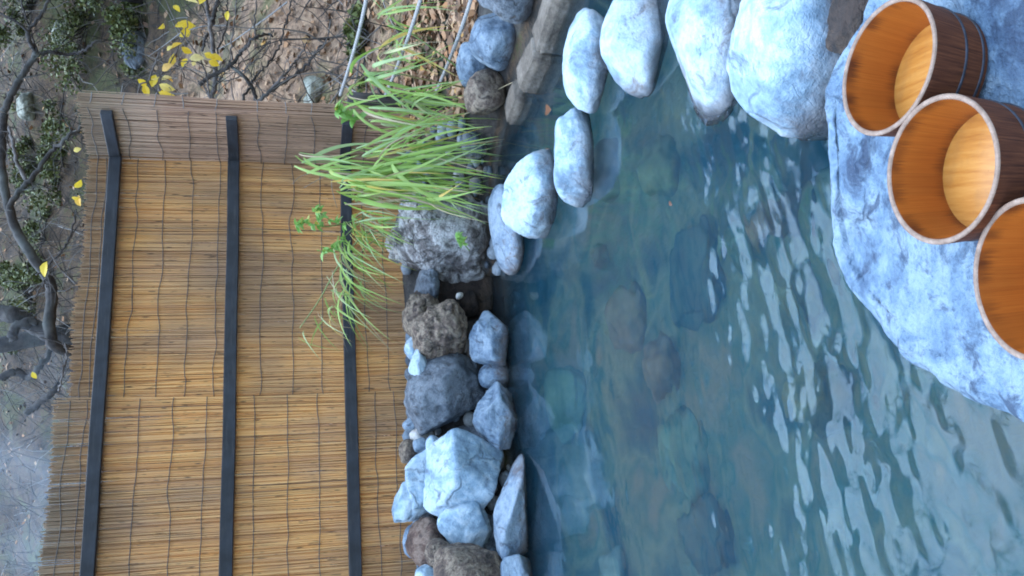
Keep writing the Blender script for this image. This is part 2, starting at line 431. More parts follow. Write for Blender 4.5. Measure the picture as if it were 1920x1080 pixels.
DIV = 'boulders dividing the two pools'
rock('boulder', 'long pale boulder farthest out beside the kerb, first of the white row', M_PALE, (1050, 1168, 15, 214), 3.45, dy=0.7, tilt=-0.05, seed=11, group=DIV, facets=7, bump=0.06, sub=5)
rock('boulder', 'angular white boulder with a sharp dark shaded side in the white row', M_PALE, (1126, 1296, -50, 184), 2.95, dy=0.7, tilt=0.12, seed=24, group=DIV, facets=7, sharp=18, bump=0.05, sub=5)
rock('boulder', 'smooth rounded white boulder third in the row, next to the biggest one', M_PALE, (1240, 1432, -80, 228), 2.42, dy=0.8, tilt=0.1, seed=35, group=DIV, facets=5, bump=0.05, sub=5)
rock('boulder', 'biggest boulder of the white row, touching the nearest bucket rock', M_PALE, (1376, 1700, -120, 264), 1.92, dy=0.85, tilt=0.06, seed=46, group=DIV, facets=6, bump=0.07, sub=5)
rock('boulder', 'pointed white boulder with brown wet foot between the two pools', M_PALE, (1034, 1136, 200, 388), 3.58, dy=0.6, tilt=-0.08, seed=57, group=DIV, facets=8, sharp=12, bump=0.07, sub=5)
rock('boulder', 'wrinkled blue and white boulder at the tip of the dividing row', M_PALE, (944, 1058, 278, 446), 4.15, dy=0.8, tilt=0.1, seed=68, group=DIV, facets=8, bump=0.10, sub=5)
rock('boulder', 'long smooth slate blue stone lying under the grass at the waterline', M_BLUE, (918, 985, 343, 517), 4.72, dy=0.8, tilt=-0.14, seed=71, group=DIV, facets=4, bump=0.04, sub=5)

# bank at the right, beyond the kerb
rock('rock', 'rounded light blue rock behind the kerb, below the ropes', M_BLUE, (884, 980, 5, 124), 4.75, tilt=0.35, seed=82, facets=6, bump=0.07)
rock('rock', 'dark blue speckled rock at the photo edge leaning over the kerb', M_GREY, (882, 1025, -120, 44), 4.4, tilt=0.3, seed=93, facets=6, bump=0.1)
rock('rock', 'dull blue grey rock half hidden by grass beside the dark post', M_BLUE, (855, 928, 80, 168), 5.05, seed=104, facets=7, bump=0.1)
rock('rock', 'brown stained rock low beside the foot of the post', M_RUST, (868, 948, 128, 216), 4.9, seed=115, facets=7, bump=0.1)
rock('rock', 'small wet grey stone in the shallow corner under the grass', M_GREY, (865, 915, 240, 300), 5.25, seed=126, facets=7)
# under the grass
rock('tufa_rock', 'rough pitted grey rock under the big grass clump', M_TUFA, (738, 945, 352, 528), 5.3, dy=0.8, tilt=0.5, seed=137, facets=9, bump=0.17, sub=5, pits=0.18)
rock('tufa_rock', 'jagged grey and white crest of rock above the pitted rock', M_TUFA, (732, 815, 385, 505), 5.45, dy=0.7, tilt=0.7, seed=148, facets=9, bump=0.22, sub=5, pits=0.2)
rock('rock', 'brown rock at the back of the hollow, blackened to stand in for its shade', M_HOLLOW, (795, 965, 500, 606), 5.36, dy=0.3, seed=159, facets=6)  # near-black colour stands in for the depth of shade here
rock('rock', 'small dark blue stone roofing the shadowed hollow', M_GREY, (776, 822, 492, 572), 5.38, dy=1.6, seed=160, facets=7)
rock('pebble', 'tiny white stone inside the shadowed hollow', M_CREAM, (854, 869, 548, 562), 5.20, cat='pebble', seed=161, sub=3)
rock('rock', 'wet stone at the floor of the hollow, blackened for the shade there', M_HOLLOW, (860, 900, 545, 595), 5.3, seed=162)  # black tone carries the shade on the hollow's floor
# left bank under the reed fence
LEFT = 1.13
rock('rock', 'rusty porous rock full of holes right of the hollow', M_RUST, (778, 872, 572, 684), 5.1, tilt=-0.2, seed=173, facets=8, bump=0.15, sub=5, pits=0.25)
rock('rock', 'grey brown rock behind the rusty porous rock, against the reeds', M_RUST, (757, 822, 548, 640), 5.32, seed=174, facets=8, bump=0.15, pits=0.2)
rock('rock', 'blue wedge shaped stone at the waterline below the rusty rock', M_BLUE, (880, 955, 590, 692), 4.95, dy=0.7, tilt=-0.3, seed=185, facets=18, sharp=34, bump=0.10, cut=(0.55, 0.88))
rock('rock', 'large dark grey rock with a grooved top, middle of the left bank', M_GREY, (765, 910, 668, 818), 5.08, dy=0.8, tilt=0.3, seed=196, facets=18, sharp=34, bump=0.10, cut=(0.55, 0.88), sub=5)
rock('rock', 'slate blue block at the waterline in front of the dark grey rock', M_BLUE, (887, 970, 722, 838), 4.82, dy=0.7, seed=207, facets=18, sharp=34, bump=0.10, cut=(0.55, 0.88))
rock('rock', 'largest cracked blue white rock of the left bank', M_PALE, (792, 942, 806, 978), 4.84, dy=0.8, tilt=-0.25, seed=218, facets=18, sharp=34, bump=0.10, cut=(0.55, 0.88), sub=5)
rock('rock', 'pale fractured rock leaning against the largest blue white rock by the reeds', M_PALE, (755, 850, 842, 955), 5.06, dy=0.8, tilt=0.3, seed=229, facets=18, sharp=34, bump=0.10, cut=(0.55, 0.88), sub=5)
rock('rock', 'pale triangular rock wedged below the largest blue white rock', M_PALE, (830, 928, 935, 1030), 4.74, dy=0.7, tilt=0.5, seed=230, facets=18, sharp=34, bump=0.10, cut=(0.55, 0.88), sub=5)
rock('rock', 'bright white chip of rock sticking out against the reeds', M_PALE, (744, 800, 910, 985), 5.02, dy=0.7, tilt=0.4, seed=241, facets=18, sharp=34, bump=0.10, cut=(0.55, 0.88))
rock('rock', 'reddish brown rounded rock below the bright white chip', M_BROWN, (765, 835, 978, 1066), 4.88, seed=252, facets=7, bump=0.1)
rock('rock', 'smaller brown cobble resting on the reddish brown rock', M_RUST, (800, 852, 1012, 1062), 4.72, seed=253, facets=6, bump=0.08)
rock('rock', 'blue sliver of stone behind the reddish brown rock', M_BLUE, (757, 790, 985, 1045), 5.0, dy=0.6, seed=254, facets=8, sharp=14)
rock('rock', 'wide brown grey rock at the photo edge above the water', M_RUST, (820, 945, 1022, 1150), 4.55, tilt=-0.2, seed=265, facets=8, bump=0.1, sub=5)
rock('rock', 'pale stone at the photo edge against the reeds', M_PALE, (780, 835, 1060, 1130), 4.72, seed=266, facets=8)
rock('rock', 'long flat blue stone lying along the waterline below the white rocks', M_BLUE, (928, 992, 862, 1040), 4.55, dy=0.5, tilt=0.12, seed=277, facets=18, sharp=34, bump=0.10, cut=(0.55, 0.88))
rock('rock', 'light blue block at the waterline, nearest to the photo edge', M_BLUE, (940, 1000, 1040, 1120), 4.42, dy=0.7, seed=288, facets=18, sharp=34, bump=0.10, cut=(0.55, 0.88))
rock('rock', 'low blue grey stone between the two waterline blocks', M_BLUE, (900, 968, 680, 728), 4.97, seed=289, facets=6)
for i, (bx, Y, mt, lb) in enumerate([
    ((757, 800, 775, 812), 5.2, M_BLUE, 'flat square blue green stone on the bank against the reeds'),
    ((770, 812, 803, 832), 5.12, M_CREAM, 'small cream white stone squeezed between blue cobbles'),
    ((775, 803, 822, 848), 5.02, M_BLUE, 'small round blue cobble beside the cream stone'),
    ((750, 780, 826, 866), 5.1, M_RUST, 'round grey brown cobble against the reeds above the white rock'),
    ((800, 828, 818, 852), 4.95, M_PALE, 'small pale pointed stone on top of the largest white rock'),
    ((760, 790, 632, 680), 5.22, M_PALE, 'light blue flat stone behind the rusty rock'),
    ((768, 802, 652, 705), 5.1, M_PALE, 'pale rounded stone left of the rusty porous rock'),
    ((760, 785, 690, 715), 5.28, M_GREY, 'small grey stone between the pale rounded stone and the reeds'),
    ((762, 790, 752, 786), 5.25, M_GREY, 'small dark stone between the grooved grey rock and the reeds')]):
    rock('cobble', lb, mt, bx, Y, cat='stone', seed=300 + i * 7, facets=7, bump=0.06, sharp=12, group='small stones on the left bank')
# mortar-grey rubble core that the bank rocks are bedded in
for i, (bx, Y, lb) in enumerate([((800, 960, 640, 760), 5.42, 'low grey bedding rock showing between the rusty and the grooved rock'),
                                 ((830, 975, 790, 900), 5.15, 'low grey bedding rock showing behind the slate blue block'),
                                 ((840, 985, 960, 1110), 4.95, 'low grey bedding rock showing above the long flat stone')]):
    rock('bedding_rock', lb, M_GREY, bx, Y, seed=400 + i, facets=5, bump=0.08)

LEFT = 1.0
D1, F1 = ico(2); F1 = np.array(F1); gv, gf = [], []; rgg = np.random.default_rng(5)
for _ in range(520):
    X_ = rgg.uniform(-2.4, 1.0); e_ = rgg.uniform(0.02, 0.7) ** 1.0
    Y_ = np.interp(X_, [-2.6, -1.53, -0.79, -0.06, 0.35, 0.74], [4.2, 4.55, 4.89, 5.02, 5.15, 5.2]) + e_
    if abs(X_ + 0.05) < 0.16: continue
    r_ = rgg.uniform(0.018, 0.055); z_ = float(height(np.array([X_]), np.array([Y_]))[0])
    v_ = D1 * (1 + 0.22 * vnoise(D1 * 1.6 + rgg.uniform(0, 50), 8))[:, None] * r_ * np.array([1, rgg.uniform(0.7, 1.2), rgg.uniform(0.55, 0.9)])
    gv.append(v_ + np.array([X_, Y_, z_ + r_ * 0.3])); gf.append(F1 + len(gf) * len(D1))
m = Mat('bank_gravel'); gc = m.noise(m.coord('Object'), 60, 3, 0.6)
m.color(m.mix(m.ramp(gc, [(0.4, 0.0), (0.7, 0.5)]), m.ramp(m.island(), [(0.0, (0.05, 0.06, 0.075)), (0.4, (0.13, 0.17, 0.21)), (0.7, (0.24, 0.28, 0.32)), (0.85, (0.16, 0.11, 0.08)), (1.0, (0.36, 0.38, 0.38))]), (0.08, 0.08, 0.08))); m.rough(0.85)
gro = mesh_obj('bank_gravel', np.concatenate(gv), np.concatenate(gf), m.m)
tag(gro, 'small grey and brown filler stones packed between the bank rocks', 'gravel', kind='stuff')
# the big slab the buckets stand on
def slab():
    img = [(1700, -60), (1655, 30), (1608, 115), (1582, 195), (1582, 300), (1590, 420), (1612, 525), (1645, 600), (1705, 665), (1795, 733), (1865, 765), (1930, 785)]
    pts = [PZ(x, y, 0.11)[:2] for x, y in img]
    pts += [np.array(q) for q in ((-0.30, 1.02), (-0.22, 0.72), (0.15, 0.55), (0.7, 0.55), (1.05, 0.80), (0.95, 1.15), (0.80, 1.33))]
    pts = np.array(pts); cen = np.array([0.30, 1.12])
    ang = np.arctan2(pts[:, 1] - cen[1], pts[:, 0] - cen[0]); rad = np.hypot(*(pts - cen).T)
    o = np.argsort(ang); ang = ang[o]; rad = rad[o]
    nA, prof = 260, []
    for t in np.linspace(0, 1, 46): prof.append((t * 0.90, 0.0))                        # top
    for t in np.linspace(0.03, 1, 22):
        a = t * math.pi / 2; prof.append((0.90 + 0.10 * math.sin(a), -0.075 * (1 - math.cos(a))))
    for t in np.linspace(0.1, 1, 12): prof.append((1.0 + 0.02 * t, -0.075 - 0.6 * t))
    A = np.linspace(-math.pi, math.pi, nA, endpoint=False)
    ra = np.interp(A, np.concatenate([ang - 2 * math.pi, ang, ang + 2 * math.pi]), np.tile(rad, 3))
    ker = np.hanning(15); ker /= ker.sum()
    ra = np.convolve(np.concatenate([ra[-7:], ra, ra[:7]]), ker, 'valid')
    V = []
    for s, dz in prof:
        X = cen[0] + np.cos(A) * ra * s; Y = cen[1] + np.sin(A) * ra * s
        V.append(np.stack([X, Y, np.full(nA, 0.172 + dz)], -1))
    V = np.array(V)
    flat = V.reshape(-1, 3)
    top = 0.012 * np.exp(-((flat[:, 0] - 0.36) ** 2 + (flat[:, 1] - 1.25) ** 2) / 0.05) - 0.010 * sstep(0.2, -0.1, flat[:, 0])
    nz = fbm(flat * 5, 4, 71, 0.55); nr = fbm(flat * 12 + 5, 4, 72, 0.6, True)
    near_b = np.ones(len(flat))
    for bx_, by_ in ((0.361, 1.249), (0.177, 1.126), (0.011, 0.986)):
        near_b = np.minimum(near_b, sstep(0.10, 0.19, np.hypot(flat[:, 0] - bx_, flat[:, 1] - by_)))
    side = np.repeat(np.array([0.35 if s < 0.88 else 1.0 for s, _ in prof]), nA)
    flat[:, 2] += top + (0.026 * nz + 0.010 * nr) * near_b * side
    out = flat[:, :2] - cen; out /= np.maximum(np.linalg.norm(out, axis=1), 1e-6)[:, None]
    flat[:, :2] += out * ((0.030 * fbm(flat * 4 + 9, 4, 73) + 0.008 * fbm(flat * 16, 3, 74)) * (side > 0.9))[:, None]
    Fs = []
    for i in range(len(prof) - 1):
        for j in range(nA):
            a = i * nA + j; b = i * nA + (j + 1) % nA
            Fs.append((a, a + nA, b + nA, b))
    o = mesh_obj('slab_boulder', flat, Fs, M_SLAB)
    tag(o, 'broad flat-topped blue boulder carrying the three wooden buckets', 'rock')
slab()
rock('rock', 'rough rock coloured near black for the gap shadow, wedged between the biggest white boulder and the buckets', M_HOLLOW, (1545, 1670, -70, 130), 1.64, seed=501, facets=12, sharp=20, bump=0.25, sub=5)  # its dark colour replaces the deep shadow of this gap

# stones lying on the pool floor
def bed_stone(label, mat, x, y, w, d, hgt, seed, yaw=0.0):
    r = ray(x, y); P0 = PZ(x, y, 0.0)            # refract the sight line at the surface
    h = r[:2] / np.linalg.norm(r[:2]); ti = math.atan2(np.linalg.norm(r[:2]), -r[2]); tt = math.asin(math.sin(ti) / 1.333)
    q = P0[:2] + h * math.tan(tt) * 0.5
    V, Fs = rock_mesh((w / 2, d / 2, hgt), seed, facets=9, bump=0.22, sharp=18, sub=4)
    o = mesh_obj('submerged_stone', V, Fs, mat); o.location = (q[0], q[1], -0.52); o.rotation_euler = (0, 0, yaw)
    tag(o, label, 'stone', 'stones on the pool floor')
bed_stone('orange brown stone in the middle of the pool floor', M_SUBBROWN, 1243, 690, 0.30, 0.30, 0.16, 601, 0.2)
bed_stone('brownish stone on the pool floor just beyond the orange one', M_SUBBROWN, 1172, 595, 0.30, 0.42, 0.10, 602)
bed_stone('pale green stone on the pool floor left of the orange one', M_SUBGREEN, 1285, 850, 0.34, 0.36, 0.14, 603)
bed_stone('olive yellow stone under the ripples nearest the slab boulder', M_SUBOLIVE, 1555, 740, 0.22, 0.26, 0.22, 604, 0.5)
bed_stone('yellow green stone on the pool floor toward the white boulders', M_SUBGREEN, 1390, 455, 0.16, 0.22, 0.14, 605)
bed_stone('cream green stone on the pool floor at the bottom photo edge', M_SUBPALE, 1150, 1068, 0.26, 0.30, 0.12, 606)
bed_stone('wide mossy green stone near the white boulder row', M_SUBGREY, 1300, 520, 0.40, 0.42, 0.06, 607, 0.4)
bed_stone('dark round stone on the far pool floor', M_SUBGREY, 1130, 480, 0.12, 0.14, 0.12, 608)
bed_stone('brown stone under water beside the second smallest white boulder', M_SUBBROWN, 1140, 320, 0.30, 0.22, 0.26, 609)
bed_stone('tan stone under the ripples near the biggest white boulder', M_SUBBROWN, 1465, 410, 0.16, 0.20, 0.18, 610)
bed_stone('slate stone on the floor near the bottom photo edge', M_SUBGREY, 1330, 1000, 0.30, 0.34, 0.12, 611)
bed_stone('greenish stone on the far left of the pool floor', M_SUBGREEN, 1060, 760, 0.42, 0.6, 0.10, 612)
bed_stone('brown weedy stone below the third white boulder', M_SUBOLIVE, 1240, 310, 0.26, 0.34, 0.14, 613)
bed_stone('ochre stone under ripples right of the slab boulder edge', M_SUBOLIVE, 1500, 560, 0.18, 0.2, 0.12, 614)
bed_stone('grey stone deep between the white row and the slab boulder', M_SUBGREY, 1480, 300, 0.22, 0.3, 0.12, 615)

# ------------------------------------------------------------------ stone kerb of the second pool
m = Mat('kerb_stone'); co = m.coord('Object')
n = m.noise(co, 6, 6, 0.65); n2 = m.noise(co, 40, 4, 0.7)
m.color(m.ramp(m.math('ADD', m.math('MULTIPLY', n, 0.6), m.math('MULTIPLY', n2, 0.4)), [(0.35, (0.06, 0.045, 0.035)), (0.5, (0.14, 0.115, 0.09)), (0.65, (0.25, 0.215, 0.18))]))
m.rough(0.85); m.bump(n2, 0.6, 0.02); M_KERB = m.m
def kerb(x0, y0, x1, y1, w, zt, label, seed):
    a = PZ(x0, y0, zt)[:2]; b = PZ(x1, y1, zt)[:2]; d = b - a; L = np.linalg.norm(d); d /= L; nrm = np.array([-d[1], d[0]])
    if nrm[0] < 0: nrm = -nrm
    bm = bmesh.new(); bmesh.ops.create_cube(bm, size=1.0)
    for v in bm.verts: v.co = Vector((v.co.x * (L - 0.012), v.co.y * w, v.co.z * 0.4))
    bmesh.ops.bevel(bm, geom=list(bm.edges), offset=0.018, segments=2, affect='EDGES')
    bmesh.ops.subdivide_edges(bm, edges=[e for e in bm.edges if e.calc_length() > 0.1], cuts=14, use_grid_fill=True)
    P = np.array([v.co[:] for v in bm.verts]); nn = fbm(P * 9 + seed, 4, seed) * 0.012
    for v, q in zip(bm.verts, nn): v.co += v.normal * float(q)
    me = bpy.data.meshes.new('kerb_stone'); bm.to_mesh(me); bm.free()
    me.polygons.foreach_set('use_smooth', [True] * len(me.polygons)); me.materials.append(M_KERB)
    o = bpy.data.objects.new('kerb_stone', me); C.objects.link(o)
    mid = (a + b) / 2 + nrm * w / 2
    o.location = (mid[0], mid[1], zt - 0.2); o.rotation_euler = (0, 0, math.atan2(d[1], d[0]))
    tag(o, label, 'kerb', 'kerb stones along the second pool')
kerb(1082, -130, 1003, 108, 0.17, 0.075, 'longest kerb stone, running out of the photo beside the white boulders', 1)
kerb(1003, 110, 972, 178, 0.16, 0.085, 'short middle kerb stone below the rounded light blue rock', 2)
kerb(968, 186, 948, 240, 0.16, 0.05, 'low dark kerb stone nearest the grass', 3)

# floating leaves
m = Mat('wet_fallen_leaf'); m.color(m.ramp(m.rnd(), [(0.0, (0.07, 0.032, 0.022)), (1.0, (0.15, 0.06, 0.03))])); m.rough(0.35); M_FLOAT = m.m
def leaf_verts(L, W, curl=0.12):
    V = []; prof = [(0, 0), (0.18, 0.62), (0.42, 1.0), (0.68, 0.78), (0.88, 0.36), (1.0, 0.0)]
    for t, w in prof:
        z = curl * L * (4 * t * (1 - t))
        V += [(t * L, -w * W / 2, z + 0.12 * w * W), (t * L, 0, z), (t * L, w * W / 2, z + 0.12 * w * W)]
    Fs = []
    for i in range(len(prof) - 1):
        for j in (0, 1):
            a = 3 * i + j; Fs.append((a, a + 1, a + 4, a + 3))
    return V, Fs
for x, y, L, yaw, lb in ((1035, 206, 0.10, 1.4, 'brown oval leaf floating on the small pool beside the first white boulder'),
                         (1032, 280, 0.07, 1.9, 'orange leaf floating by the tip of the pointed white boulder'),
                         (1262, 385, 0.03, 1.0, 'tiny tan leaf floating in mid pool')):
    V_, F_ = leaf_verts(L, L * 0.55, 0.06); o = mesh_obj('floating_leaf', V_, F_, M_FLOAT)
    p = PZ(x, y, 0.0); o.location = (p[0], p[1], 0.003); o.rotation_euler = (0, 0, yaw); tag(o, lb, 'leaf', 'leaves afloat')

# ------------------------------------------------------------------ wooden buckets
def wood_in():
    m = Mat('wet_orange_bucket_wood'); co = m.coord('Object')
    sp = m.node('ShaderNodeSeparateXYZ'); m.link(co, sp.inputs[0])
    ang = m.math('ARCTAN2', sp.outputs[1], sp.outputs[0])
    cb = m.node('ShaderNodeCombineXYZ')
    m.link(m.math('MULTIPLY', ang, 5.0), cb.inputs[0]); m.link(m.math('MULTIPLY', sp.outputs[2], 7.0), cb.inputs[1]); m.link(m.math('MULTIPLY', m.rnd(), 20), cb.inputs[2])
    g = m.noise(m.mapping(cb.outputs[0], (6, 0.6, 1)), 2.0, 5, 0.65)
    st = m.noise(m.mapping(cb.outputs[0], (9, 0.25, 1)), 1.0, 4, 0.7)
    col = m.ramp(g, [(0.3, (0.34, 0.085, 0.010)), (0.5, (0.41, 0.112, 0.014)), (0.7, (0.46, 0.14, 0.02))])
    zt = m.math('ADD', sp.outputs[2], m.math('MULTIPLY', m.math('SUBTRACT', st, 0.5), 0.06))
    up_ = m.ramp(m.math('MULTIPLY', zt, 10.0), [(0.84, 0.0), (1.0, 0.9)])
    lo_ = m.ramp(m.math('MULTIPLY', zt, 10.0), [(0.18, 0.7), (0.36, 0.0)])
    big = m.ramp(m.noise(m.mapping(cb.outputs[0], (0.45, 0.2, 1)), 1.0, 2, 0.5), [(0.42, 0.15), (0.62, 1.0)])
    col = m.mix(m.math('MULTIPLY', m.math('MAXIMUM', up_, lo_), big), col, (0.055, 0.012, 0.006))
    # each stave has its own tone
    wn_ = m.node('ShaderNodeTexWhiteNoise', noise_dimensions='1D'); m.link(m.math('FLOOR', m.math('MULTIPLY', ang, 2.865)), wn_.inputs['W'])
    col = m.mix(m.math('MULTIPLY', wn_.outputs['Value'], 0.3), col, (0.16, 0.045, 0.01))
    sj = m.math('FRACT', m.math('MULTIPLY', ang, 2.865))
    col = m.mix(m.math('MULTIPLY', m.ramp(sj, [(0.0, 1.0), (0.025, 0.0)]), 0.35), col, (0.1, 0.03, 0.01))
    m.color(col); m.rough(0.38); m.bump(g, 0.15, 0.004); return m.m
def wood_out():
    m = Mat('dark_bucket_wood'); co = m.coord('Object')
    sp = m.node('ShaderNodeSeparateXYZ'); m.link(co, sp.inputs[0])
    ang = m.math('ARCTAN2', sp.outputs[1], sp.outputs[0]); cb = m.node('ShaderNodeCombineXYZ')
    m.link(m.math('MULTIPLY', ang, 14.0), cb.inputs[0]); m.link(m.math('MULTIPLY', sp.outputs[2], 6.0), cb.inputs[1])
    g = m.noise(cb.outputs[0], 2.0, 5, 0.65)
    m.color(m.ramp(g, [(0.3, (0.05, 0.015, 0.007)), (0.55, (0.12, 0.038, 0.016)), (0.75, (0.20, 0.068, 0.028))]))
    oj = m.ramp(m.math('FRACT', m.math('MULTIPLY', ang, 2.865)), [(0.0, 1.0), (0.03, 0.0)]); m.link(m.mix(m.math('MULTIPLY', oj, 0.8), m.b.inputs['Base Color'].links[0].from_socket, (0.01, 0.005, 0.003)), m.b.inputs['Base Color'])
    m.m.name = m.m.name; m.rough(0.75); m.b.inputs['Specular IOR Level'].default_value = 0.25; m.bump(g, 0.25, 0.004); return m.m
def wood_rim():
    m = Mat('worn_rim_wood'); g = m.noise(m.coord('Object'), 60, 4, 0.7)
    m.color(m.ramp(g, [(0.3, (0.15, 0.09, 0.06)), (0.6, (0.28, 0.19, 0.14)), (0.8, (0.40, 0.30, 0.24))])); m.rough(0.65); m.bump(g, 0.3, 0.003); return m.m
def wood_floor():
    m = Mat('pale_bucket_floor_wood'); co = m.coord('Object')
    g = m.noise(m.mapping(co, (8, 70, 8), rot=(0, 0, 0.6)), 1.5, 4, 0.6)
    n = m.noise(co, 22, 4, 0.6)
    col = m.ramp(g, [(0.3, (0.33, 0.12, 0.018)), (0.5, (0.43, 0.18, 0.032)), (0.72, (0.50, 0.24, 0.055))])
    col = m.mix(m.ramp(n, [(0.58, 0.0), (0.7, 0.35)]), col, (0.30, 0.14, 0.04))
    m.color(col); m.rough(0.3); m.bump(g, 0.1, 0.003); return m.m
def hoop_mat():
    m = Mat('oxidised_hoop'); g = m.noise(m.coord('Object'), 50, 3, 0.6)
    m.color(m.ramp(g, [(0.3, (0.02, 0.022, 0.03)), (0.7, (0.06, 0.065, 0.085))])); m.rough(0.5); m.b.inputs['Metallic'].default_value = 0.4; return m.m
WI, WO, WR, WF, WH = wood_in(), wood_out(), wood_rim(), wood_floor(), hoop_mat()
def lathe(prof, n=96):
    V, Fs = [], []
    for r, z in prof:
        for j in range(n):
            a = 2 * math.pi * j / n; V.append((r * math.cos(a), r * math.sin(a), z))
    for i in range(len(prof) - 1):
        for j in range(n):
            a = i * n + j; b = i * n + (j + 1) % n
            Fs.append((a, b, b + n, a + n))
    return V, Fs
BH, RT, RB, TH = 0.112, 0.1125, 0.1, 0.0085
def bucket(label, centre, nrm, yaw):
    nv = Vector((nrm[0], nrm[1], 1)).normalized()
    root = empty('wooden_bucket', Vector(centre) - nv * BH)
    root.rotation_mode = 'QUATERNION'
    root.rotation_quaternion = nv.to_track_quat('Z', 'Y') @ Quaternion((0, 0, 1), yaw)
    tag(root, label, 'bucket', 'wooden wash buckets on the slab boulder')
    rad = lambda z: RB + (RT - RB) * z / BH
    mesh_obj('outer_wall', *lathe([(RB - 0.004, 0.0), (RB, 0.003)] + [(rad(z), z) for z in np.linspace(0.006, BH - 0.003, 8)]), WO, root)
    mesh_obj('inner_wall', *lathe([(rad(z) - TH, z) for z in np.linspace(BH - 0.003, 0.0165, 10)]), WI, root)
    mesh_obj('rim', *lathe([(RT - 0.0003, BH - 0.003), (RT - 0.001, BH - 0.0008), (RT - 0.0028, BH), (RT - TH + 0.0028, BH), (RT - TH + 0.001, BH - 0.0008), (RT - TH - 0.0003, BH - 0.003)]), WR, root)
    V_, F_ = lathe([(RB - TH + 0.004, 0.0175), (0.05, 0.0176), (0.0004, 0.0178)])
    mesh_obj('floor_board', V_, F_, WF, root)
    V_, F_ = lathe([(RB - 0.004, 0.0008), (0.05, 0.001), (0.0004, 0.001)]); mesh_obj('underside', V_, [q[::-1] for q in F_], WO, root)
    for z0, hh in ((0.046, 0.005), (0.010, 0.005)):
        mesh_obj('hoop', *lathe([(rad(z0) - 0.001, z0), (rad(z0) + 0.0018, z0 + 0.0008), (rad(z0 + hh) + 0.0018, z0 + hh - 0.0008), (rad(z0 + hh) - 0.001, z0 + hh)]), WH, root)
    return root
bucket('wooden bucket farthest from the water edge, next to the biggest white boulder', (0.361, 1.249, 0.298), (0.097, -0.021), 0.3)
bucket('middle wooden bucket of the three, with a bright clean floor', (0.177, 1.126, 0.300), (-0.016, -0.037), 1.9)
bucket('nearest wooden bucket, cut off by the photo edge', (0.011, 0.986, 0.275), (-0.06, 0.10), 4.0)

# ------------------------------------------------------------------ reed fence
FC = np.array([0.87, 6.30]); FD = np.array([-1.62, 5.40]) - FC; FLEN = np.linalg.norm(FD); FD /= FLEN
FN = np.array([FD[1], -FD[0]]);                     # towards the pool
if FN[1] > 0: FN = -FN
WE = np.array([1.13, 5.95]); WE2 = np.array([1.215, 6.01])
def reed_mat_material(name, a, b, c, d, wz):
    m = Mat(name); isl = m.island(); co = m.node('ShaderNodeNewGeometry').outputs['Position']
    col = m.ramp(isl, [(0.0, d), (0.04, c), (0.2, a), (0.5, b), (0.72, a), (0.88, c), (0.985, b), (1.0, d)])
    n = m.noise(m.mapping(co, (1, 1, 0.35)), 5.0, 4, 0.6)
    col = m.mix(m.ramp(n, [(0.4, 0.0), (0.68, 0.55)]), col, (0.50, 0.29, 0.17))
    cmb = m.node('ShaderNodeCombineXYZ'); zz = m.node('ShaderNodeSeparateXYZ'); m.link(co, zz.inputs[0])
    m.link(m.math('MULTIPLY', isl, 900.0), cmb.inputs[0]); m.link(m.math('MULTIPLY', zz.outputs[2], 9.0), cmb.inputs[1])
    big_ = m.noise(m.mapping(co, (1, 1, 0.6), loc=(3, 1, 2)), 1.3, 3, 0.6)
    col = m.mix(m.ramp(big_, [(0.44, 0.0), (0.62, 0.7)]), col, (0.30, 0.185, 0.115))
    nd = m.noise(cmb.outputs[0], 1.0, 2, 0.5)      # dark nodes and broken sheaths along each reed
    col = m.mix(m.ramp(nd, [(0.62, 0.0), (0.72, 0.75)]), col, (0.045, 0.03, 0.02))
    wt = m.ramp(m.math('MULTIPLY', zz.outputs[2], 0.3), [(wz * 0.3, 0.0), (wz * 0.3 + 0.12, 0.8)])   # tops bleached grey by weather
    col = m.mix(wt, col, m.ramp(isl, [(0.0, (0.40, 0.29, 0.22)), (0.5, (0.74, 0.56, 0.42)), (1.0, (0.86, 0.68, 0.52))]))
    m.color(col); m.rough(0.6); return m.m
M_REED = reed_mat_material('golden_reed', (0.80, 0.385, 0.115), (0.87, 0.495, 0.185), (0.62, 0.285, 0.095), (0.17, 0.085, 0.04), 2.2)
M_REEDG = reed_mat_material('grey_reed', (0.50, 0.29, 0.185), (0.60, 0.37, 0.24), (0.36, 0.205, 0.14), (0.12, 0.075, 0.055), 1.95)
m = Mat('dark_rail_wood'); g = m.noise(m.mapping(m.coord('Object'), (2, 2, 30)), 3.0, 5, 0.6); g2 = m.noise(m.coord('Object'), 9, 3)
gw = m.noise(m.mapping(m.coord('Object'), (1.5, 12, 12)), 4.0, 5, 0.7)
m.color(m.mix(m.ramp(gw, [(0.52, 0.0), (0.7, 0.6)]), m.ramp(g2, [(0.35, (0.008, 0.009, 0.012)), (0.65, (0.022, 0.025, 0.033))]), (0.06, 0.055, 0.055))); m.rough(0.6); m.bump(g, 0.3, 0.004); M_RAIL = m.m
m = Mat('tie_twine'); m.color(m.ramp(m.island(), [(0, (0.09, 0.08, 0.075)), (1, (0.15, 0.135, 0.125))])); m.rough(0.9); M_TWINE = m.m
m = Mat('bleached_twine'); m.color((0.28, 0.27, 0.26)); m.rough(0.9); M_TWINEG = m.m

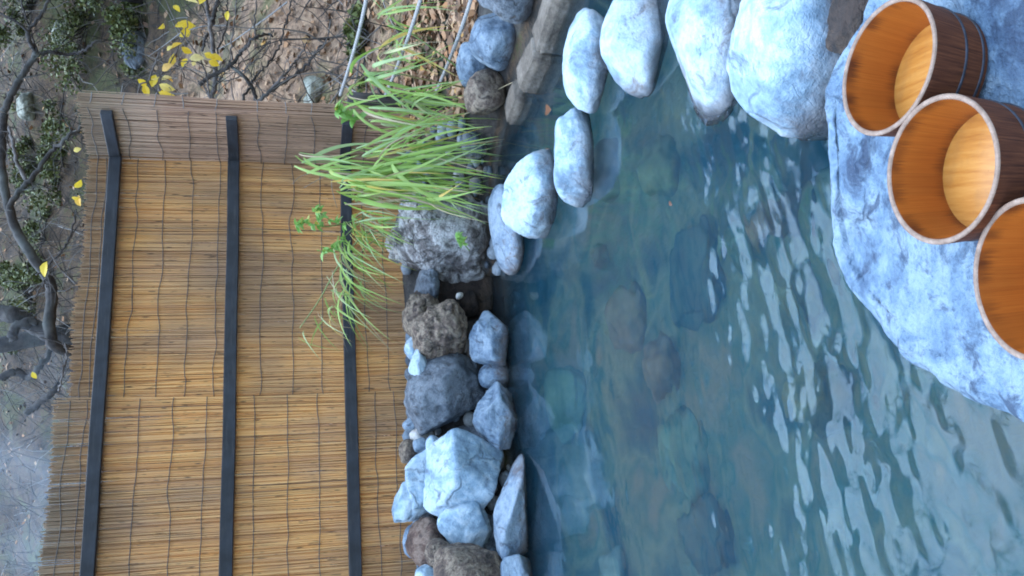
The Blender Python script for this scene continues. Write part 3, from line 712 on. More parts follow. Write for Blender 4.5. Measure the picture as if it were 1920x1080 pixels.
fence = empty('reed_fence', (FC[0], FC[1], 0.42))
tag(fence, 'tall reed screen fence with three dark horizontal rails behind the pool', 'fence')
def mat_wave(s, z, seed):                            # gentle bulging of the mat
    s = np.asarray(s, float); z = np.asarray(z, float)
    return 0.014 * fbm(np.stack([s * 1.7 + seed, z * 1.3, 0 * s], -1), 2, seed)
def reeds(P0, D, N, length, ztop, zbot, seed, mat, pitch=0.0055, layers=3, tilt=0.012, off=0.0, rad=(0.0024, 0.0042)):
    rg = np.random.default_rng(seed); V = []; Fs = []; ns = 5
    zz = np.linspace(0, 1, 6)
    for ly in range(layers):
        s = 0.0
        while s < length:
            s += pitch * rg.uniform(0.6, 1.5)
            r = rg.uniform(*rad)
            top = ztop(s) + rg.normal() * 0.008 + (0.02 if ly else 0.0) * rg.random()
            if rg.random() < 0.03: top -= rg.uniform(0, 0.04)
            tl = tilt * (float(vnoise(np.array([s * 5, seed, ly + 0.5]), 3)) * 1.6 + rg.normal() * 0.7)
            if rg.random() < 0.025: tl += rg.normal() * 0.05
            bend = rg.normal() * 0.006
            z = top + (zbot - top) * zz
            so = s + tl * (z - 1.4) + bend * np.sin(zz * math.pi * 1.0 + rg.random() * 3)
            o = off - ly * 0.008 + rg.normal() * 0.0022 + mat_wave(so, z, seed)
            cx = P0[0] + D[0] * so + N[0] * o; cyy = P0[1] + D[1] * so + N[1] * o
            b = len(V)
            for i in range(6):
                rr = r * (1.0 if i else 0.75)
                for j in range(ns):
                    a = 2 * math.pi * j / ns
                    ca, sa = math.cos(a) * rr, math.sin(a) * rr
                    V.append((cx[i] + D[0] * ca + N[0] * sa, cyy[i] + D[1] * ca + N[1] * sa, z[i]))
            for i in range(5):
                for j in range(ns):
                    p = b + i * ns + j; q = b + i * ns + (j + 1) % ns
                    Fs.append((p, q, q + ns, p + ns))
            Fs.append(tuple(b + j for j in range(ns)))
    o = mesh_obj('reed_mat', V, Fs, mat); tag(o, kind='stuff'); under(o, fence); return o
def twine(mat_obj, P0, D, N, s0, s1, z, seed, mat, off, sag=0.014):
    pts = []; n = max(8, int((s1 - s0) / 0.035)); rg = np.random.default_rng(seed)
    for i in range(n + 1):
        s = s0 + (s1 - s0) * i / n
        zz = z + sag * float(fbm(np.array([s * 4.0, seed * 1.7, 0.3]), 2, seed)) * 1.5 + sag * 0.06 * rg.normal()
        o = off + float(mat_wave(s, zz, off_seed)) + 0.0015
        q = P0 + D * s + N * o; pts.append((q[0], q[1], zz))
    t = MB().tube(pts, 0.0025, 5).build('twine', mat); t.parent = mat_obj
SEAM = FLEN * 0.60                                   # where the two mats overlap
uA = None
def s_at_pixel(x, y):                                # distance along the fence line seen at a pixel
    r = ray(x, y); A_ = np.array([[FD[0], -r[0]], [FD[1], -r[1]]]); return np.linalg.solve(A_, -FC)[0]
SEAM = s_at_pixel(400, 745)
FEND = FLEN + 1.1
zt_a = lambda s: 2.455 + 0.035 * (s / FLEN) + 0.01 * math.sin(s * 7)
zt_b = lambda s: 2.53 + 0.01 * (s - SEAM) + 0.008 * math.sin(s * 5)
mat_a = reeds(FC, FD, FN, SEAM + 0.03, zt_a, 0.40, 11, M_REED, off=0.0)
mat_b = reeds(FC + FD * SEAM, FD, FN, FEND - SEAM, lambda s: zt_b(s + SEAM), 0.40, 12, M_REED, off=0.016)
wd = WE - FC; wl_ = np.linalg.norm(wd); wd /= wl_; wnn = np.array([wd[1], -wd[0]])
if wnn[0] > 0: wnn = -wnn                            # faces the pool side (left)
mat_w = reeds(FC, wd, wnn, wl_, lambda s: 2.46, 0.42, 13, M_REEDG, off=0.012)
sd_ = WE2 - WE; sl_ = np.linalg.norm(sd_); sd_ /= sl_; snn = np.array([sd_[1], -sd_[0]])
if snn[1] > 0: snn = -snn
mat_s = reeds(WE, sd_, snn, sl_, lambda s: 2.47, 0.42, 14, M_REEDG, off=0.0)
bd_ = FC + np.array([0.07, 0.08]) - WE2; bl_ = np.linalg.norm(bd_); bd_ /= bl_; bn_ = np.array([bd_[1], -bd_[0]])
if bn_[0] < 0: bn_ = -bn_
reeds(WE2, bd_, bn_, bl_, lambda s: 2.44, 0.42, 15, M_REEDG, off=0.0)
RAILZ = (2.30, 1.565, 0.833)
zsA = [2.415, 2.365, 2.17, 2.0, 1.83, 1.66, 1.38, 1.19, 1.0, 0.72, 0.58]
zsB = [2.47, 2.38, 2.08, 1.89, 1.70, 1.42, 1.22, 1.03, 0.68, 0.55]
for i, z in enumerate(zsA):
    off_seed = 11; twine(mat_a, FC, FD, FN, 0.01, SEAM, z, 700 + i, M_TWINE, 0.007)
for i, z in enumerate(zsB):
    off_seed = 12; twine(mat_b, FC + FD * SEAM, FD, FN, 0.0, FEND - SEAM, z, 730 + i, M_TWINE, 0.023)
for i, z in enumerate([2.40, 2.20, 2.02, 1.84, 1.66, 1.40, 1.22, 1.04, 0.70]):
    off_seed = 13; twine(mat_w, FC, wd, wnn, 0.0, wl_, z, 760 + i, M_TWINE, 0.019, 0.03)
    off_seed = 14; twine(mat_s, WE, sd_, snn, 0.0, sl_, z + 0.01, 780 + i, M_TWINEG, 0.007, 0.02)
def rail(P0, D, N, s0, s1, z, h, d, off):
    a = P0 + D * s0 + N * off
    bm = bmesh.new(); bmesh.ops.create_cube(bm, size=1.0)
    L = s1 - s0
    for v in bm.verts: v.co = Vector((v.co.x * L, v.co.y * d, v.co.z * h))
    bmesh.ops.bevel(bm, geom=list(bm.edges), offset=0.004, segments=1, affect='EDGES')
    bmesh.ops.subdivide_edges(bm, edges=[e for e in bm.edges if e.calc_length() > 0.3], cuts=24, use_grid_fill=True)
    for v in bm.verts:
        q_ = np.array([v.co.x * 1.6 + z * 7, 0.5, 0.5]); v.co.z += 0.006 * float(vnoise(q_, 5)) + 0.0015 * float(vnoise(q_ * 9, 6)); v.co.y += 0.004 * float(vnoise(q_ + 9, 7))
    me = bpy.data.meshes.new('rail'); bm.to_mesh(me); bm.free(); me.materials.append(M_RAIL)
    o = bpy.data.objects.new('rail', me); C.objects.link(o)
    c_ = P0 + D * (s0 + s1) / 2 + N * (off + d / 2)
    o.location = (c_[0], c_[1], z); o.rotation_euler = (0, 0, math.atan2(D[1], D[0])); under(o, fence)
for z in RAILZ:
    rail(FC, FD, FN, 0.02, FEND, z, 0.075, 0.04, 0.038)
    rail(FC, wd, wnn, 0.06, wl_ - 0.005, z + 0.003, 0.07, 0.04, 0.03)
for s in (0.15, 1.55, 2.95):
    q = FC + FD * s - FN * 0.09
    p = MB().tube([(q[0], q[1], 0.25), (q[0], q[1], 2.38)], 0.04, 10).build('post', M_RAIL); under(p, fence)

# ------------------------------------------------------------------ rope fence
m = Mat('weathered_rope'); g = m.noise(m.coord('Object'), 60, 3, 0.6)
m.color(m.ramp(g, [(0.3, (0.22, 0.21, 0.20)), (0.7, (0.42, 0.41, 0.40))])); m.rough(0.9); M_ROPE = m.m
def rope(label, x0, y0, x1, y1):
    a = PY(x0, y0, 5.88); b = PY(x1, y1, 4.62); d = b - a
    b2 = a + d * 2.1; n = 260; mb = MB()
    L = np.linalg.norm(b2 - a)
    for st in range(3):
        pts = []
        for i in range(n):
            t = i / (n - 1); q = a + (b2 - a) * t; q = q + np.array([0, 0, -0.05 * math.sin(math.pi * t)])
            ph = t * L / 0.045 * 2 * math.pi + st * 2 * math.pi / 3
            u_ = np.array([-d[1], d[0], 0]); u_ /= np.linalg.norm(u_)
            pts.append(q + 0.0055 * (math.cos(ph) * u_ + math.sin(ph) * np.array([0, 0, 1.0])))
        mb.tube(pts, 0.0065, 5)
    tag(mb.build('rope', M_ROPE), label, 'rope', 'ropes strung from the dark post')
rope('topmost grey rope of the three strung from the dark post', 638, 178, 668, 0)
rope('middle grey rope of the three strung from the dark post', 720, 186, 770, 0)
rope('lowest grey rope of the three, just above the blue rocks', 812, 186, 865, 0)
m = Mat('dark_post_wood'); g = m.noise(m.mapping(m.coord('Object'), (18, 18, 2)), 2.0, 5, 0.6)
m.color(m.ramp(g, [(0.3, (0.02, 0.015, 0.013)), (0.7, (0.07, 0.055, 0.048))])); m.rough(0.7); m.bump(g, 0.5, 0.01); M_POST = m.m
pz = MB().tube([(1.235, 5.86, z) for z in np.linspace(0.0, 0.84, 8)], [0.044 + 0.002 * math.sin(i) for i in range(8)], 14).build('rope_post', M_POST)
tag(pz, 'dark wooden post at the end of the reed fence holding the ropes', 'post')
pz = MB().tube([(1.83, 3.15, z) for z in np.linspace(0.0, 1.0, 8)], 0.045, 14).build('rope_post', M_POST)
tag(pz, 'dark wooden post outside the photo where the ropes end', 'post')

# ------------------------------------------------------------------ grass clumps and weeds
def leaf_material(name, a, b, c, tr=0.35):
    m = Mat(name); r = m.rnd()
    col = m.ramp(r, [(0.0, a), (0.45, b), (0.86, a), (0.90, c), (1.0, c)])
    st = m.noise(m.coord('Object'), 9, 3, 0.6)
    col = m.mix(m.ramp(st, [(0.6, 0.0), (0.8, 0.4)]), col, c)
    m.color(col); m.rough(0.42)
    td = m.node('ShaderNodeBsdfTranslucent'); m.link(col, td.inputs[0])
    mx = m.node('ShaderNodeMixShader'); mx.inputs[0].default_value = tr
    m.link(m.b.outputs[0], mx.inputs[1]); m.link(td.outputs[0], mx.inputs[2]); m.link(mx.outputs[0], m.out.inputs['Surface'])
    return m.m
M_GRASS = leaf_material('grass_blade', (0.28, 0.44, 0.08), (0.42, 0.57, 0.16), (0.74, 0.52, 0.14))
M_GRASSP = leaf_material('pale_grass_blade', (0.42, 0.55, 0.27), (0.34, 0.50, 0.18), (0.55, 0.56, 0.28))
M_STRAW = leaf_material('dry_blade', (0.50, 0.40, 0.24), (0.42, 0.33, 0.20), (0.36, 0.24, 0.12), 0.25)
M_WEED = leaf_material('weed_leaf', (0.20, 0.42, 0.08), (0.30, 0.50, 0.14), (0.45, 0.45, 0.08))
M_STEM = leaf_material('green_stem', (0.16, 0.26, 0.07), (0.24, 0.30, 0.10), (0.30, 0.24, 0.10), 0.1)
M_DRYSTEM = leaf_material('dry_stem', (0.30, 0.23, 0.17), (0.22, 0.17, 0.13), (0.35, 0.28, 0.2), 0.05)
def blade(a, b, bulge, width, mat, root, rg, name='blade', n=10):
    a = np.array(a); b = np.array(b); L = np.linalg.norm(b - a)
    mid = a + (b - a) * 0.42 + np.array([rg.normal() * 0.11, rg.normal() * 0.10 - 0.06, 0]) * L + np.array([0, 0, bulge])
    pts = []
    for i in range(n + 1):
        t = i / n; pts.append((1 - t) ** 2 * a + 2 * t * (1 - t) * mid + t * t * b)
    view = np.array([rg.normal() * 0.7, -1.0, 0.35 + rg.normal() * 0.5]); tw = rg.normal() * 0.9
    V = []
    for i, p in enumerate(pts):
        t = i / n; tg = pts[min(i + 1, n)] - pts[max(i - 1, 0)]; tg /= np.linalg.norm(tg) + 1e-9
        s = np.cross(tg, view); s /= np.linalg.norm(s) + 1e-9
        nn = np.cross(s, tg); ang = tw * t
        s = s * math.cos(ang) + nn * math.sin(ang)
        w = width * (0.35 + 1.3 * t) * (1 - t) ** 0.75 * 1.15 if t < 1 else 0
        w = width * min(1.0, 0.45 + 2.2 * t) * max(0.0, 1 - t ** 2.2)
        V += [p - s * w / 2, p + nn * w * 0.12, p + s * w / 2]
    Fs = []
    for i in range(n):
        for j in (0, 1):
            q = 3 * i + j; Fs.append((q, q + 1, q + 4, q + 3))
    o = mesh_obj(name, V, Fs, mat); under(o, root); return o
def stem(pts, r0, r1, mat, root, name='stem'):
    P = spline(pts, 4 * len(pts)); k = len(P)
    o = MB().tube(P, [r0 + (r1 - r0) * i / (k - 1) for i in range(k)], 5).build(name, mat); under(o, root); return o
def clump(name, label, cat, base, stems, fans, seed, dry=0.1, mats=(M_GRASS, M_GRASSP)):
    rg = np.random.default_rng(seed); root = empty(name, base); tag(root, label, cat)
    for px, Y in stems:
        stem([PY(x, y, Y + (0.10 if i == 0 else 0)) for i, (x, y) in enumerate(px)], 0.006, 0.003, M_STEM, root)
    for (ox, oy, Y, count, tx0, tx1, ty0, ty1, wd_, bg_) in fans:
        for _ in range(int(count * 0.95)):
            a = PY(ox + rg.normal() * 15, oy + rg.normal() * 12, Y + rg.normal() * 0.04)
            t = rg.random()
            b = PY(rg.uniform(tx0, tx1), ty0 + (ty1 - ty0) * rg.random(), Y - rg.uniform(-0.10, 0.34))
            q = rg.random()
            mt = M_STRAW if q < dry else (mats[1] if q < 0.38 else mats[0])
            w = wd_ * rg.uniform(0.45, 1.2) * (0.55 if mt is M_STRAW else 1)
            blade(a, b, bg_ * rg.uniform(0.8, 3.2), w, mt, root, rg)
    return root
clump('grass_clump', 'large clump of long drooping green grass over the pitted rock', 'grass', PY(850, 330, 5.15),
      [([(860, 330), (740, 315), (640, 305), (576, 304)], 5.05), ([(860, 345), (760, 350), (690, 355), (632, 342)], 5.0),
       ([(870, 300), (780, 290), (700, 285), (660, 280)], 5.1), ([(870, 350), (790, 375), (720, 378), (655, 366)], 5.0)],
      [(578, 304, 5.05, 9, 640, 760, 268, 335, 0.020, 0.03), (612, 318, 5.05, 10, 690, 830, 270, 350, 0.024, 0.05),
       (645, 345, 5.0, 22, 760, 920, 285, 400, 0.028, 0.06), (660, 362, 5.0, 24, 760, 925, 310, 425, 0.028, 0.05),
       (690, 330, 5.0, 24, 800, 965, 225, 390, 0.027, 0.07), (730, 320, 4.95, 20, 830, 965, 260, 400, 0.024, 0.05), (770, 285, 5.0, 18, 860, 965, 215, 340, 0.022, 0.06), (790, 360, 4.95, 14, 850, 930, 330, 420, 0.022, 0.04),
       (690, 280, 5.1, 16, 800, 950, 190, 310, 0.022, 0.05)], 31, 0.17)
clump('grass_clump', 'looser clump of arching grass in front of the ropes', 'grass', PY(880, 150, 5.2),
      [([(900, 170), (800, 150), (700, 135), (640, 185)], 5.25), ([(890, 150), (810, 90), (740, 40), (700, 0)], 5.2),
       ([(890, 190), (790, 190), (700, 200), (655, 205)], 5.3)],
      [(650, 178, 5.3, 8, 690, 800, 130, 230, 0.020, 0.05), (690, 140, 5.25, 16, 740, 880, 70, 220, 0.022, 0.07),
       (735, 90, 5.2, 14, 780, 880, 20, 170, 0.020, 0.06), (720, 30, 5.15, 10, 770, 870, -40, 90, 0.018, 0.06),
       (760, 185, 5.2, 22, 810, 930, 140, 260, 0.020, 0.06), (700, 215, 5.2, 16, 790, 930, 200, 290, 0.020, 0.06)], 32, 0.12)
clump('grass_clump', 'fine wispy grass hanging in front of the reed fence', 'grass', PY(780, 420, 5.4),
      [([(800, 420), (700, 430), (640, 490), (600, 560), (562, 615)], 5.4), ([(790, 420), (720, 440), (670, 480), (640, 530)], 5.35)],
      [(672, 430, 5.4, 26, 690, 790, 430, 520, 0.014, 0.04), (650, 470, 5.4, 22, 680, 770, 490, 590, 0.013, 0.05),
       (640, 520, 5.4, 20, 650, 770, 560, 680, 0.013, 0.05), (610, 575, 5.42, 10, 630, 700, 590, 650, 0.012, 0.04),
       (575, 605, 5.45, 6, 570, 640, 620, 690, 0.008, 0.03), (690, 410, 5.35, 22, 740, 800, 400, 480, 0.016, 0.03)], 33, 0.16)
# one long dry stalk reaching over the kerb
rt = empty('dry_stalk', PY(900, 210, 5.0)); tag(rt, 'single long dry straw stalk arching over the kerb stones', 'stalk')
stem([PY(905, 200, 5.0), PY(915, 180, 4.9), PY(960, 155, 4.7), PY(1015, 137, 4.5)], 0.004, 0.0015, M_STRAW, rt)
stem([PY(870, 215, 5.05), PY(905, 200, 5.0)], 0.004, 0.004, M_STRAW, rt)
# leafy weeds
def weed(label, base_px, Y, branches, seed, size):
    rg = np.random.default_rng(seed); root = empty('leafy_weed', PY(*base_px, Y)); tag(root, label, 'weed')
    for br in branches:
        P = [PY(x, y, Y - 0.04 * i) for i, (x, y) in enumerate(br)]
        stem(P, 0.004, 0.002, M_DRYSTEM if rg.random() < 0.4 else M_STEM, root)
        Q = spline(P, 14)
        for q in Q[5:]:
            for _ in range(rg.integers(2, 4)):
                d = np.array([rg.normal(), -abs(rg.normal()) * 0.7, -0.25 + rg.normal() * 0.6]); d /= np.linalg.norm(d)
                blade(q, q + d * size * rg.uniform(0.6, 1.3), size * 0.25, size * 0.55, M_WEED, root, rg, 'leaf', 6)
weed('bright green curly leaved weed in front of the middle of the reed fence', (735, 380), 5.45,
     [[(735, 385), (690, 400), (640, 420), (600, 400), (592, 392)], [(640, 420), (610, 425), (575, 418), (556, 422)],
      [(690, 400), (650, 440), (625, 465), (605, 472)]], 41, 0.05)
weed('small yellow green weed sprouting at the top rope end by the fence', (690, 225), 5.5,
     [[(720, 225), (680, 222), (645, 215), (632, 205)]], 42, 0.075)
weed('bright leafy sprig growing in front of the pitted rock', (860, 480), 5.05, [[(880, 470), (870, 458), (862, 450), (858, 445)]], 43, 0.04)
root = empty('dry_twig', PY(700, 360, 5.3)); tag(root, 'bare curling grey twig beside the grass against the reeds', 'twig')
stem([PY(700, 362, 5.3), PY(640, 340, 5.3), PY(625, 322, 5.3), PY(600, 335, 5.3), PY(570, 352, 5.3)], 0.004, 0.0015, M_DRYSTEM, root)
stem([PY(625, 322, 5.3), PY(600, 322, 5.3), PY(565, 330, 5.3), PY(548, 345, 5.3)], 0.0025, 0.0015, M_DRYSTEM, root)
stem([PY(625, 322, 5.3), PY(622, 350, 5.3), PY(632, 390, 5.3)], 0.003, 0.0015, M_DRYSTEM, root)

# ------------------------------------------------------------------ wooded slope: bare trees
m = Mat('dark_bark'); co = m.node('ShaderNodeNewGeometry').outputs['Position']
g = m.noise(co, 14, 5, 0.65); g2 = m.noise(co, 3, 3)
m.color(m.mix(m.ramp(g2, [(0.5, 0.0), (0.65, 0.5)]), m.ramp(g, [(0.35, (0.018, 0.015, 0.014)), (0.65, (0.07, 0.06, 0.055))]), (0.10, 0.11, 0.10)))
m.rough(0.9); m.bump(g, 0.6, 0.02); M_BARK = m.m
m = Mat('grey_bark'); g = m.noise(m.node('ShaderNodeNewGeometry').outputs['Position'], 12, 5, 0.65)
m.color(m.ramp(g, [(0.35, (0.06, 0.05, 0.045)), (0.65, (0.17, 0.15, 0.14))])); m.rough(0.9); m.bump(g, 0.5, 0.02); M_GBARK = m.m
def limb(px, rpx0, rpx1, Y, root, mat, name='branch', wob=0.1, seed=0, n=None):
    rg = np.random.default_rng(seed); k = len(px)
    P = [PY(x, y, Y + wob * rg.normal()) for x, y in px]; Q = spline(P, n or 6 * k); q = len(Q)
    rr = [1.05 * (rpx0 + (rpx1 - rpx0) * i / (q - 1)) * Y / F * (1 + 0.05 * math.sin(i * 1.7 + seed)) for i in range(q)]
    Q = [p + np.array([1, 0.3, 1]) * 0.005 * rg.normal() for p in Q]
    mb = MB().tube(Q, rr, 7)
    for j in range(int(1.6 * k) + 2):            # fine side twigs
        i = rg.integers(1, q - 1); p = Q[i]; d = Q[i + 1] - Q[i - 1]; d = d / (np.linalg.norm(d) + 1e-9) + rg.normal(size=3) * np.array([0.7, 0.5, 0.7])
        L = rg.uniform(25, 85) * Y / F; T = [p]
        for _ in range(4):
            d = d / np.linalg.norm(d) + rg.normal(size=3) * 0.25; p = p + d / np.linalg.norm(d) * L / 4; T.append(p)
        r_ = min(rr[i] * 0.5, 0.0045); mb.tube(T, [r_, r_ * 0.85, r_ * 0.7, r_ * 0.5, r_ * 0.3], 3, False)
    o = mb.build(name, mat); under(o, root); return o
Z6 = lambda L: [(240 + a * 0.21875, b * 0.21875) for a, b in L]
Z7 = lambda L: [(a * 0.3704, b * 0.3704) for a, b in L]
Z8 = lambda L: [(a * 0.3704, 400 + b * 0.3704) for a, b in L]
tA = empty('bare_tree', PY(300, 700, 8.0)); tag(tA, 'dark bare tree whose long limb sweeps across the top of the slope', 'tree')
limb([(330, 760), (200, 700), (140, 662), (97, 640), (96, 560), (92, 525), (60, 480), (35, 440), (18, 395), (3, 310), (8, 212)], 11, 6.5, 7.8, tA, M_BARK, 'trunk', 0.08, 1)
limb([(8, 212), (25, 170), (50, 128), (70, 100)], 6.0, 4.5, 7.7, tA, M_BARK, seed=2, wob=0.03)
limb(Z7([(190, 270), (145, 200), (150, 150), (200, 90), (250, 0), (300, -60)]), 4.0, 2.0, 7.7, tA, M_BARK, seed=3, wob=0.04)
limb(Z7([(190, 270), (270, 265), (340, 275), (410, 260), (480, 215), (540, 205)]), 3.6, 1.6, 7.7, tA, M_BARK, seed=4, wob=0.04)
limb(Z7([(145, 165), (90, 115), (0, 65), (-60, 40)]), 2.2, 1.3, 7.7, tA, M_BARK, seed=5, wob=0.04)
limb(Z7([(150, 130), (125, 70), (110, 0), (100, -50)]), 1.6, 1.0, 7.7, tA, M_BARK, seed=6, wob=0.04)
limb(Z7([(185, 250), (165, 190), (155, 160)]), 1.6, 1.0, 7.7, tA, M_BARK, seed=7, wob=0.03)
limb(Z7([(45, 1060), (100, 970), (170, 890), (260, 765), (340, 700), (425, 630)]), 5.0, 2.6, 7.6, tA, M_BARK, seed=8, wob=0.05)
limb(Z7([(130, 910), (90, 830), (70, 740), (45, 640)]), 3.5, 2.5, 7.6, tA, M_GBARK, seed=9, wob=0.05)
limb(Z8([(250, 260), (310, 190), (350, 120), (380, 20), (385, -20)]), 2.0, 1.2, 7.6, tA, M_BARK, seed=10, wob=0.04)
limb(Z8([(180, 310), (240, 290), (330, 240), (430, 220)]), 1.3, 0.8, 7.6, tA, M_GBARK, seed=11, wob=0.04)
limb(Z8([(170, 430), (210, 370), (240, 320), (245, 290)]), 1.6, 1.0, 7.6, tA, M_GBARK, seed=12, wob=0.04)
limb(Z8([(300, 900), (315, 820), (340, 700), (330, 660)]), 1.6, 1.0, 7.5, tA, M_GBARK, seed=13, wob=0.04)

lg = empty('fallen_log', PY(150, 660, 8.6)); tag(lg, 'thick dark log leaning across the slope above the fence', 'log')
limb([(-60, 570), (0, 588), (28, 590), (60, 610), (100, 632), (150, 662), (230, 700)], 15, 12, 8.6, lg, M_BARK, 'trunk', 0.05, 21)
limb(Z8([(60, 640), (80, 580), (140, 540), (190, 560)]), 8, 5, 8.5, lg, M_BARK, seed=22, wob=0.05)
limb(Z8([(0, 840), (80, 800), (140, 830), (200, 780), (260, 700)]), 7, 4, 8.6, lg, M_BARK, seed=23, wob=0.05)
limb(Z8([(130, 1010), (200, 960), (270, 900), (300, 860)]), 6, 5, 8.4, lg, M_BARK, seed=24, wob=0.05)

tB = empty('bare_shrub', PY(480, 195, 8.0)); tag(tB, 'bare branching shrub spreading over the brown slope right of the fence', 'shrub')
limb(Z6([(1120, 940), (1100, 870), (1060, 740), (980, 640), (870, 560)]), 4.0, 2.6, 8.0, tB, M_BARK, seed=31)
limb(Z6([(600, 720), (780, 620), (880, 555), (960, 470), (1010, 400), (1095, 320), (1200, 295), (1240, 310)]), 3.8, 2.0, 8.0, tB, M_BARK, 'trunk', seed=32)
limb(Z6([(1100, 880), (1220, 780), (1400, 660), (1530, 560), (1640, 420), (1740, 340), (1880, 260), (1990, 190)]), 3.4, 1.6, 7.9, tB, M_BARK, seed=33)
limb(Z6([(1220, 770), (1340, 640), (1430, 530), (1500, 440), (1530, 360)]), 2.4, 1.2, 7.9, tB, M_GBARK, seed=34)
limb(Z6([(930, 930), (1040, 760), (1100, 640), (1200, 550), (1300, 400), (1340, 250), (1380, 100), (1400, -30)]), 2.4, 1.2, 8.0, tB, M_BARK, seed=35)
limb(Z6([(1095, 320), (1085, 200), (1100, 0), (1100, -60)]), 1.6, 1.0, 8.0, tB, M_GBARK, seed=36)
limb(Z6([(880, 545), (890, 350), (920, 130), (930, -30)]), 1.6, 1.0, 8.0, tB, M_GBARK, seed=37)
limb(Z6([(980, 620), (1060, 540), (1180, 440), (1250, 260)]), 1.4, 0.8, 8.0, tB, M_GBARK, seed=38)
limb(Z6([(1720, 340), (1740, 250), (1770, 100), (1760, -40)]), 1.3, 0.8, 7.9, tB, M_GBARK, seed=39)
tC = empty('bare_shrub', PY(400, 195, 8.3)); tag(tC, 'grey upright shrub stem among yellow leaves beside the fence end', 'shrub')
limb(Z6([(715, 950), (720, 860), (750, 650), (735, 450), (710, 250), (690, 120), (660, -40)]), 4.6, 3.2, 8.3, tC, M_GBARK, 'trunk', seed=41)
limb(Z6([(715, 200), (745, 100), (780, -40)]), 4.2, 3.0, 8.3, tC, M_BARK, seed=42)
limb(Z6([(760, 450), (840, 250), (850, 60), (840, -40)]), 1.7, 1.0, 8.3, tC, M_BARK, seed=43)
limb(Z6([(640, 440), (660, 330), (690, 290)]), 2.4, 2.0, 8.3, tC, M_BARK, seed=44)
limb(Z6([(740, 740), (800, 660), (850, 570)]), 1.6, 1.0, 8.3, tC, M_BARK, seed=45)
limb(Z6([(700, 830), (640, 720), (600, 700)]), 1.6, 0.9, 8.3, tC, M_GBARK, seed=46)

# yellow-leaved saplings
m = Mat('yellow_autumn_leaf'); col = m.ramp(m.rnd(), [(0.0, (0.80, 0.52, 0.03)), (0.55, (0.85, 0.62, 0.05)), (0.75, (0.75, 0.36, 0.03)), (0.87, (0.85, 0.72, 0.30)), (1.0, (0.80, 0.55, 0.04))])
m.color(col); m.rough(0.5); td = m.node('ShaderNodeBsdfTranslucent'); m.link(col, td.inputs[0])
mx = m.node('ShaderNodeMixShader'); mx.inputs[0].default_value = 0.4
m.link(m.b.outputs[0], mx.inputs[1]); m.link(td.outputs[0], mx.inputs[2]); m.link(mx.outputs[0], m.out.inputs['Surface']); M_YEL = m.m
lv, lf = leaf_verts(0.105, 0.075, 0.10)
leaf_me = None
def sapling(label, base, Y, twigs, leaves, seed):
    global leaf_me
    rg = np.random.default_rng(seed); root = empty('yellow_leaved_sapling', base); tag(root, label, 'sapling', 'saplings with yellow leaves')
    for i, t in enumerate(twigs): limb(t, 1.6, 0.8, Y, root, M_GBARK, 'twig', 0.03, seed + i)
    for x, y, s in leaves:
        if leaf_me is None:
            o = mesh_obj('leaf', lv, lf, M_YEL, None, False); leaf_me = o.data
        else: o = mesh_obj('leaf', None, None, None, None, me=leaf_me)
        o.location = PY(x, y, Y + rg.normal() * 0.05); o.scale = (s, s * rg.uniform(0.7, 1.0), s)
        o.rotation_euler = (R(90) + rg.normal() * 0.5, R(90) + rg.normal() * 1.0, rg.normal() * 0.5); under(o, root)
sapling('sapling with a dense cluster of yellow leaves just beyond the fence corner', PY(260, 240, 7.6), 7.6,
        [[(250, 260), (262, 165), (300, 140), (345, 70), (352, 30)], [(280, 150), (300, 100), (330, 90)], [(300, 140), (300, 190)]],
        [(270, 158, 1), (282, 148, .7), (292, 140, 1), (298, 158, 1.2), (304, 133, 1), (308, 148, .9), (297, 172, 1.3), (304, 185, .8), (274, 163, .8),
         (320, 92, 1), (326, 100, 1.2), (340, 88, .9), (313, 95, .6), (301, 150, .9), (309, 126, .8)], 51)
sapling('sapling with scattered yellow leaves high beside the grey shrub stem', PY(400, 200, 7.9), 7.9,
        [[(395, 190), (380, 120), (340, 60), (300, -20)], [(380, 120), (355, 115), (340, 130)]],
        [(355, 110, 1.1), (341, 126, .9), (361, 124, .8), (388, 106, 1.3), (391, 114, .9), (383, 100, .8), (296, 54, 1), (335, 42, 1.3), (328, 50, .9),
         (357, 57, 1), (428, 20, .8), (374, 8, 1), (348, 0, 1), (325, 10, .8)], 52)
sapling('few yellow leaves on a thin twig over the top edge of the reeds', PY(190, 420, 6.5), 6.5,
        [[(190, 430), (165, 380), (160, 340)]], [(140, 352, .75), (147, 366, .8), (134, 370, .5), (138, 283, .5)], 53)
sapling('lone yellow leaf on a thin twig against the dark slope', PY(130, 540, 7.4), 7.4,
        [[(150, 540), (110, 500), (92, 470)]], [(88, 490, 1.2), (60, 697, .6)], 54)

# lichen boulders on the slope
def slope_rock(label, x, y, w, seed, mat=M_LICHEN):
    p = hillpoint(x, y); a = w / 2 * p[1] / F
    V, Fs = rock_mesh((a, a * 0.8, a * 0.75), seed, facets=8, bump=0.14)
    o = mesh_obj('slope_boulder', V, Fs, mat); o.location = p + np.array([0, 0.0, a * 0.25]); tag(o, label, 'rock', 'boulders on the slope')
slope_rock('pale lichen covered boulder on the slope beside the top rope', 600, 170, 55, 801)
slope_rock('grey boulder on the slope just below the pale lichen boulder', 590, 195, 40, 802)
slope_rock('dark outcrop rock on the upper slope beside the green undergrowth', 268, 95, 70, 803, M_GREY)
slope_rock('small dark rock on the slope above the fence corner', 120, 60, 45, 804, M_LICHEN)
slope_rock('mossy rock on the slope right of the dark limb', 60, 200, 50, 805, M_LICHEN)

